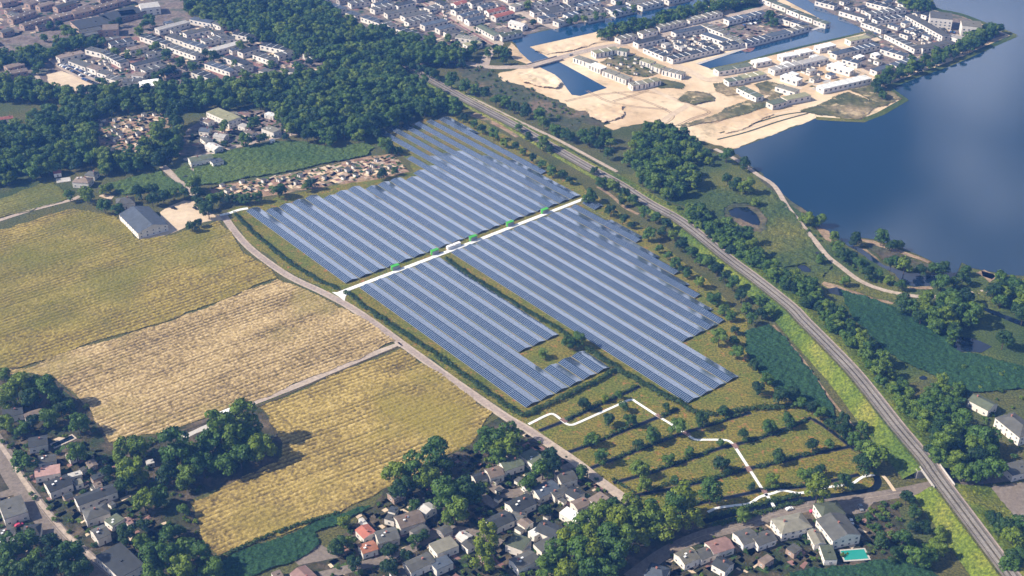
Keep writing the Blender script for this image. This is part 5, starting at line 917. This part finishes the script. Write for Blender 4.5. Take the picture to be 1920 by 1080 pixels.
terr([(1343, 131, 1375, 126, 'green'), (1377, 126, 1407, 120, 'green'), (1413, 116, 1442, 110, 'white'), (1463, 105, 1492, 100, 'white'), (1495, 98, 1520, 93, 'white'), (1532, 89, 1562, 82, 'white'), (1590, 75, 1628, 68, 'olive'), (1447, 130, 1497, 118, 'pale'), (1499, 118, 1548, 107, 'pale'), (1468, 140, 1500, 150, 'white'), (1555, 120, 1598, 132, 'white'),
      (1538, 164, 1628, 144, 'white', 10), (1362, 151, 1392, 146, 'green'), (1388, 145, 1432, 136, 'olive'), (1388, 163, 1425, 181, 'green'), (1443, 194, 1470, 187, 'green'), (1471, 185, 1515, 176, 'olive'), (1458, 160, 1495, 171, 'tan')],
     'in the unfinished sandy district', 'blocks in the unfinished district', roof='white')
terr([(1563, 101, 1598, 92), (1595, 93, 1645, 82), (1583, 109, 1612, 117), (1655, 90, 1698, 103), (1638, 132, 1672, 123), (1674, 122, 1718, 109)], 'by the small shore square', 'blocks round the small square', roof='blue')
terr([(1578, 19, 1625, 33), (1620, 40, 1658, 54), (1532, 0, 1568, 9), (1640, 37, 1698, 29), (1628, 25, 1695, 15), (1628, 2, 1680, 15), (1705, 28, 1775, 67, 'grey', 10, 7), (1665, 63, 1722, 91), (1725, 89, 1785, 77), (1783, 66, 1805, 73, 'pale')], 'by the lake point', 'terraces by the lake point', roof=('grey', 'dark'))
building(1744, 27, 1786, 31, 22, 11.5, 'grey', 'white', 'flat', 'tall white apartment block by the far lake shore', 'apartment block', None, 'apartment_block', (2.0, 1.6), 4.4, False)
building(1803, 43, 1840, 46, 19, 11.5, 'tan', 'white', 'flat', 'cube-like white apartment block nearest the lake point', 'apartment block', None, 'apartment_block', (2.0, 1.6), 4.4, False)
def filler(pxs, d, n, Ls, w, h, roofs, walls, where, group, kind='flat', gap=7, party=7, ww=(2.2, 1.8), sp=5, name='house', across=.25):
    "small houses packed into the plots that are still free"
    pts = poisson([p[:2] for p in GP(pxs)], d, .15).tolist(); random.shuffle(pts); got = []
    for x, y in pts:
        if len(got) >= n: break
        L_ = random.uniform(*Ls); a = TH*-0+math.atan2(-math.sin(TH), math.cos(TH)); a += math.pi/2 if random.random() < across else 0; ca, sa = math.cos(a)*L_/2, math.sin(a)*L_/2
        smp = [(x+ca*t, y+sa*t) for t in (-1, -.5, 0, .5, 1)]
        if any((sx-bx)**2+(sy-by)**2 < (bw+w/2+gap-4)**2 for sx, sy in smp for bx, by, bw in BLD): continue
        p1 = P(x-ca, y-sa, h); p2 = P(x+ca, y+sa, h); got.append(((p1[0]+p2[0])/2, p1, p2)); BLD.extend([(sx, sy, w/2) for sx, sy in smp])
    got.sort()
    for i, (_, p1, p2) in enumerate(got):
        rf = random.choice(roofs); building(*p1, *p2, w*random.uniform(.85, 1.1), h*random.uniform(.85, 1.1), rf, random.choice(walls), kind if random.random() < .7 else 'gable', '%s-roofed small house %s, %s from the left' % (RN_[rf], where, order(i)), 'house', group, name, ww, sp, False, party)
filler([(0, -25), (330, -40), (262, 0), (130, 34), (60, 70), (-20, 82)], 17, 70, (12, 30), 8, 5, ('brown', 'grey', 'dark', 'brown'), ('brick', 'grey', 'white'), 'in the upper left corner streets', 'small houses in the upper left corner', 'gable')
filler([(115, 118), (200, 80), (300, 50), (420, 40), (560, 104), (640, 126), (430, 152), (260, 158), (200, 158)], 14, 50, (8, 20), 7, 4.6, ('grey', 'dark', 'blue'), ('white', 'white', 'brick'), 'in the courts of the upper left district', 'small houses in the upper left courts')
filler([(600, -10), (900, -25), (930, 30), (890, 66), (830, 72), (780, 64), (690, 40)], 15, 70, (8, 24), 7.5, 4.8, ('blue', 'dark', 'grey'), ('white', 'white', 'grey'), 'in the streets at the top middle', 'small houses at the top middle', 'gable')
filler([(900, -20), (1400, -25), (1250, 5), (1040, 46), (960, 62), (935, 50)], 15, 90, (8, 24), 7.5, 4.8, ('blue', 'dark', 'grey', 'tan'), ('white', 'white', 'grey'), 'beyond the long far canal', 'small houses beyond the long canal', 'gable')
filler([(1195, 84), (1300, 50), (1370, 62), (1345, 86), (1260, 108)], 11, 22, (6, 12), 6, 3.8, ('blue', 'pale', 'dark'), ('white',), 'in the courts of the canal island', 'annexes on the canal island', gap=5)
filler([(1440, 128), (1560, 100), (1640, 100), (1650, 120), (1600, 140), (1520, 160), (1470, 150)], 11, 30, (6, 13), 6, 3.8, ('pale', 'white', 'tan', 'blue'), ('white',), 'between blocks of the unfinished district', 'annexes in the unfinished district', gap=5)
filler([(1555, 5), (1700, 5), (1790, 60), (1740, 85), (1680, 80), (1620, 45)], 11, 40, (6, 16), 6.5, 4.2, ('grey', 'dark', 'blue'), ('white',), 'in the courts by the lake point', 'annexes by the lake point', gap=5)
filler([(730, 930), (820, 950), (900, 970), (1000, 900), (1060, 900), (1120, 930), (1060, 1000), (960, 1070), (740, 1075), (640, 1060), (650, 1000)], 11, 34, (5.5, 9), 6, 3.8, ('dark', 'grey', 'brown', 'dark'), ('white', 'brick', 'grey'), 'between the village houses', 'small village houses', 'gable', gap=4.5, party=0, ww=(1.5, 1.3), sp=3.4)
filler([(90, 850), (150, 860), (215, 900), (240, 960), (200, 1000), (130, 960)], 10, 12, (4, 7), 4.5, 3.2, ('dark', 'grey', 'brown'), ('brick', 'grey', 'white'), 'behind the street houses', 'garden houses behind the street', 'flat', gap=4.5, party=0, ww=(1.2, 1.1), sp=3.4)
filler([(-20, 930), (60, 960), (90, 1010), (40, 1070), (-20, 1070)], 12, 8, (6, 9), 6, 4, ('dark', 'grey'), ('brick', 'white'), 'left of the paved street', 'small houses left of the street', 'gable', gap=4.5, party=0, ww=(1.5, 1.3), sp=3.4)
filler([(1250, 1035), (1380, 1015), (1450, 1010), (1520, 1010), (1540, 1050), (1440, 1065), (1300, 1080)], 11, 12, (5, 8), 5, 3.4, ('dark', 'grey', 'brown'), ('brick', 'white'), 'in the gardens below the street', 'garden houses below the street', 'flat', gap=4.5, party=0, ww=(1.2, 1.1), sp=3.4)
# garden sheds: one kind, copied
sm = MB(); sm.box(-1.8, 1.8, -1.4, 1.4, -.2, 2.4); SH_W = sm.me('wall', ('wall_white',)); sm2 = MB(); sm2.box(-1.95, 1.95, -1.55, 1.55, 2.4, 2.55); SH_R = sm2.me('roof', ('roof_grey',)); sm3 = MB(); sm3.box(-.5, .5, -1.47, -1.4, .05, 2); SH_D = sm3.me('door', ('roof_brown',))
def sheds(pxs, d, n, label, group):
    pts = poisson([p[:2] for p in GP(pxs)], d); random.shuffle(l := pts.tolist())
    for x, y in l[:n]:
        t = thing('garden_shed', (x, y, 0), math.pi/2*random.randint(0, 3)+TH, label, 'shed', group); t.scale = (random.uniform(.7, 1.3), random.uniform(.8, 1.2), random.uniform(.85, 1.1))
        link('wall', SH_W, t); link('roof', SH_R, t); link('door', SH_D, t)
for l, d, n, lab, g in (([(1215, 78), (1290, 60), (1350, 78), (1290, 95), (1250, 95)], 9, 40, 'small pale garden shed in the courtyard of the canal island', 'courtyard sheds on the canal island'),
        ([(1500, 125), (1560, 115), (1580, 130), (1520, 148), (1490, 138)], 9, 30, 'small pale shed in the sandy courtyard of the unfinished district', 'courtyard sheds in the unfinished district'),
        ([(1690, 55), (1730, 60), (1770, 78), (1730, 84), (1690, 65)], 8, 26, 'small shed in the long courtyard by the lake point', 'courtyard sheds by the lake point'),
        ([(1120, 105), (1185, 100), (1235, 135), (1200, 148), (1150, 130)], 14, 16, 'small shed on the overgrown building plot', 'sheds on the overgrown plot'),
        ([(150, 108), (240, 115), (250, 140), (200, 135)], 9, 26, 'small garden shed behind the terraces by the parked cars', 'sheds behind the parked-car terraces'),
        ([(1600, 100), (1650, 98), (1660, 115), (1620, 118)], 9, 14, 'small pale shed on the small square by the shore trees', 'sheds on the small square'),
        ([(690, 15), (850, 20), (830, 50), (760, 35)], 11, 30, 'small garden shed behind the terraces at the top', 'sheds at the top'),
        ([(1000, 35), (1180, 8), (1190, 20), (1040, 48)], 11, 24, 'small garden shed along the far canal bank', 'sheds on the far canal bank'),
        ([(860, 10), (950, 10), (960, 35), (880, 40)], 11, 16, 'small shed right of the wide street', 'sheds right of the wide street'),
        ([(330, 60), (440, 45), (470, 75), (400, 100)], 11, 22, 'small garden shed in the red-paved district', 'sheds in the red-paved district'),
        ([(395, 352), (575, 322), (735, 292), (765, 320), (610, 345), (402, 366)], 13, 30, 'small allotment shed on the long strip behind the solar farm', 'allotment sheds behind the solar farm'),
        ([(185, 228), (310, 212), (290, 262), (208, 290)], 13, 26, 'small allotment shed inside the left wood', 'allotment sheds inside the wood'),
        ([(920, 900), (1000, 890), (1100, 930), (1000, 1000), (930, 1000)], 13, 16, 'small garden shed in the dense village', 'sheds in the dense village'),
        ([(130, 850), (200, 870), (220, 960), (170, 930)], 11, 10, 'small garden shed behind the street houses', 'sheds behind the street houses')): sheds(l, d, n, lab, g)
# garden pools, terraces, cover
def slab(x, y, w, d, ang, name, rim, surf, label, cat):
    X, Y, _ = G(x, y); t = thing(name, (X, Y, .05), ang, label, cat); m = MB(); m.box(-w/2-.9, w/2+.9, -d/2-.9, d/2+.9, 0, .3); link('rim', m.me('rim', (rim,)), t)
    m = MB(); m.box(-w/2, w/2, -d/2, d/2, .2, .34); link('water', m.me('water', (surf,)), t)
slab(119, 828, 12, 3.6, dirang((100, 835), (138, 818)), 'swimming_pool', 'pool_tile', 'pond_water', 'dark narrow garden pool with a pale rim behind the street houses', 'swimming pool')
slab(1602, 1041, 12.5, 7, dirang((1580, 1045), (1622, 1042)), 'swimming_pool', 'concrete', 'pool_water', 'bright teal garden pool beside the biggest farmhouse', 'swimming pool')
slab(119, 338, 9, 6, dirang((108, 336), (130, 333)), 'covered_pool', 'concrete', 'roof_pale', 'pale blue-white covered pool beside the small red shed', 'swimming pool')
# ------------------------------------------------------------------ cars
for k, (x, y, a, b, p, lab) in enumerate([(1480, 956, (1440, 969), (1500, 953), 'white', 'white car driving on the street left of the pink parked car'), (1525, 961, (1510, 962), (1540, 960), 'red', 'pinkish red car parked by the biggest farmhouse'), (1613, 954, (1610, 945), (1620, 965), 'grey', 'grey van parked on the forecourt right of the biggest farmhouse'),
        (1596, 980, (1590, 965), (1600, 990), 'white', 'white car parked behind the biggest farmhouse'), (1000, 879, (994, 870), (1006, 888), 'white', 'white car parked between the mossy roofs of the dense village'), (944, 923, (936, 927), (952, 919), 'black', 'black car parked on the village street bend'),
        (36, 986, (28, 988), (44, 982), 'red', 'pinkish car parked left of the paved street'), (326, 392, (318, 390), (334, 394), 'black', 'dark car parked on the pale farm yard'), (366, 392, (360, 389), (372, 395), 'black', 'second dark car on the pale farm yard near the trees'), (348, 333, (342, 335), (354, 331), 'black', 'dark car beside the lane to the hamlet'),
        (1070, 104, (1060, 107), (1080, 101), 'grey', 'small grey car on the sandy road beyond the canal bridge'), (1533, 478, (1528, 474), (1538, 482), 'black', 'dark car standing on the lakeside path'), (832, 1053, (826, 1050), (838, 1056), 'blue', 'blue car in the shade between village houses')]):
    car(x, y, dirang(a, b), p, lab, None, van=(k == 2), z=.3 if k != 11 else .6)
def carline(a, b, n, off, lab, grp, cols=('black', 'grey', 'blue', 'white', 'black'), face=None):
    A, B = Vector(G(*a)), Vector(G(*b)); d = (B-A); ang = math.atan2(d.y, d.x)+(math.pi/2 if face is None else face)
    for k in range(n):
        p = A+d*((k+random.uniform(-.15, .15))/max(1, n-1))
        if random.random() < .88: car(None, (p.x, p.y, 0), ang+random.uniform(-.05, .05), random.choice(cols), lab, grp, z=.3)
carline((118, 118), (205, 158), 34, 0, 'car parked in the long rows in front of the upper left terraces', 'cars parked in the upper left rows')
carline((112, 122), (160, 146), 14, 0, 'car parked in the second row on the pale car park', 'cars on the pale car park')
carline((150, 146), (215, 172), 18, 0, 'car parked in the row nearest the wood', 'cars parked near the wood')
carline((1390, 42), (1440, 34), 14, 0, 'car parked in the courtyard near the big solitary tree', 'cars in the canal island courtyard')
carline((1395, 48), (1440, 40), 12, 0, 'car parked in the second courtyard row near the big solitary tree', 'cars in the second courtyard row')
carline((825, 8), (930, 76), 16, 0, 'car parked along the wide street with brick median', 'cars along the wide street', face=0)
carline((1700, 45), (1790, 62), 12, 0, 'car parked beside the apartment blocks', 'cars by the apartment blocks')
carline((1590, 28), (1650, 70), 8, 0, 'car parked on the quay of the lake point district', 'cars on the quay', face=0)
carline((740, 30), (820, 58), 8, 0, 'car parked along the pale street at the top', 'cars on the pale top street', face=0)
# ------------------------------------------------------------------ camera, light, sky, air
cam = bpy.data.cameras.new('camera'); co = bpy.data.objects.new('camera', cam); C.objects.link(co); S.camera = co
cam.sensor_width = 36; cam.lens = FPX/1920*36; cam.clip_end = 60000; cam.clip_start = 1
co.location = (0, 0, H); co.rotation_mode = 'QUATERNION'
co.rotation_quaternion = (Matrix.Rotation(math.pi/2-PITCH, 3, 'X') @ Matrix.Rotation(-ROLL, 3, 'Z')).to_quaternion()
SUN_EL = math.radians(39); sx, sy = -1.0, -.16; az = math.atan2(sx, sy)      # direction TO the sun, clockwise from +Y
sl = bpy.data.lights.new('sun', 'SUN'); sl.energy = SUN_E; sl.angle = math.radians(.6); sl.color = (1, .9, .74)
so = bpy.data.objects.new('sun', sl); C.objects.link(so); n_ = math.hypot(sx, sy)
dv = Vector((sx/n_*math.cos(SUN_EL), sy/n_*math.cos(SUN_EL), math.sin(SUN_EL))); so.rotation_euler = dv.to_track_quat('Z', 'Y').to_euler(); so.location = dv*2000
w = bpy.data.worlds.new('World'); S.world = w; w.use_nodes = True; N = w.node_tree.nodes; L = w.node_tree.links; bg = N['Background']
sk = N.new('ShaderNodeTexSky'); sk.sky_type = 'NISHITA'; sk.sun_disc = False; sk.sun_elevation = SUN_EL; sk.sun_rotation = az; sk.air_density = 1.3; sk.dust_density = .6; sk.ozone_density = 3
tc = N.new('ShaderNodeTexCoord'); mp = N.new('ShaderNodeMapping'); mp.inputs['Scale'].default_value = (1, 1, 2.2); L.new(tc.outputs['Generated'], mp.inputs[0])
cn = N.new('ShaderNodeTexNoise'); cn.inputs['Scale'].default_value = 6.5; cn.inputs['Detail'].default_value = 5; L.new(mp.outputs[0], cn.inputs['Vector'])
cr = N.new('ShaderNodeValToRGB'); cr.color_ramp.elements[0].position = .42; cr.color_ramp.elements[1].position = .72
sp = N.new('ShaderNodeSeparateXYZ'); L.new(tc.outputs['Generated'], sp.inputs[0]); ma = N.new('ShaderNodeMath'); ma.operation = 'MULTIPLY_ADD'; L.new(sp.outputs[0], ma.inputs[0]); ma.inputs[1].default_value = .42; L.new(cn.outputs[0], ma.inputs[2]); L.new(ma.outputs[0], cr.inputs[0])
mx = N.new('ShaderNodeMix'); mx.data_type = 'RGBA'; L.new(cr.outputs[0], mx.inputs[0]); 
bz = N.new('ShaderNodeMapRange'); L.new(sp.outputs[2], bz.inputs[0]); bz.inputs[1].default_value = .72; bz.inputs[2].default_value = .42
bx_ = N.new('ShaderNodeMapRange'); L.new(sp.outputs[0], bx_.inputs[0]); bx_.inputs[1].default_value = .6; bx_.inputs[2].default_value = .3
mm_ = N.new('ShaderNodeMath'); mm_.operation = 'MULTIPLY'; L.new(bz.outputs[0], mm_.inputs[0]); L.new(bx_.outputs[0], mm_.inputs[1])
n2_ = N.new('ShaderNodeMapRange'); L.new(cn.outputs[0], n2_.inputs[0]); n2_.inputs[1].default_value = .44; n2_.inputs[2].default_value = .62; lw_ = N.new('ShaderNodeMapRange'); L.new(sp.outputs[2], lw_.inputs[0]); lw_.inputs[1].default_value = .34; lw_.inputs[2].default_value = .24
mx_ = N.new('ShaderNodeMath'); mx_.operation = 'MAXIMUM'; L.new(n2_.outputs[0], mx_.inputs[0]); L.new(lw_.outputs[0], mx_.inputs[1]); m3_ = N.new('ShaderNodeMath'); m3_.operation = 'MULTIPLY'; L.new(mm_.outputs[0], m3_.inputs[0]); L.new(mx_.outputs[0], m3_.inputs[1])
bk = N.new('ShaderNodeMix'); bk.data_type = 'RGBA'; L.new(m3_.outputs[0], bk.inputs[0]); L.new(sk.outputs[0], mx.inputs[6]); L.new(mx.outputs[2], bk.inputs[6]); bk.inputs[7].default_value = (*ADDED_BANK, 1)  # bright bank added to the unseen sky for panels and lake to reflect
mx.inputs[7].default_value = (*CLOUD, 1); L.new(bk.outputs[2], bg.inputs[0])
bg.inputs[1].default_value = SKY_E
# the air
hb = MB(); hb.box(-9500, 9500, -3500, 26500, -1, H+15); hz = link('haze', hb.me('haze')); hz['kind'] = 'stuff'
hm = bpy.data.materials.new('haze_air'); hm.use_nodes = True; HN = hm.node_tree.nodes; HN.remove(HN['Principled BSDF'])
pv = HN.new('ShaderNodeVolumePrincipled'); pv.inputs['Color'].default_value = (*HAZE_C, 1); pv.inputs['Density'].default_value = HAZE_D; pv.inputs['Anisotropy'].default_value = .1
hm.node_tree.links.new(pv.outputs[0], HN['Material Output'].inputs['Volume']); hz.data.materials.append(hm)
S.view_settings.view_transform = 'Standard'; S.view_settings.look = 'None'; S.view_settings.exposure = EXPO; S.view_settings.gamma = 1
S.cycles.max_bounces = 6; S.cycles.diffuse_bounces = 2; S.cycles.glossy_bounces = 3; S.cycles.transmission_bounces = 2; S.cycles.volume_bounces = 0; S.cycles.transparent_max_bounces = 4
S.cycles.use_adaptive_sampling = True; S.cycles.adaptive_threshold = .02
bpy.context.view_layer.update()
bad=[o['label'] for o in S.objects if o.parent is None and o.get('label') and not 4<=len(o['label'].replace('-',' ').split())<=16]; print('LONG',len(bad),bad)
print('OBJECTS', len(bpy.data.objects), 'trees', NTREE[0])
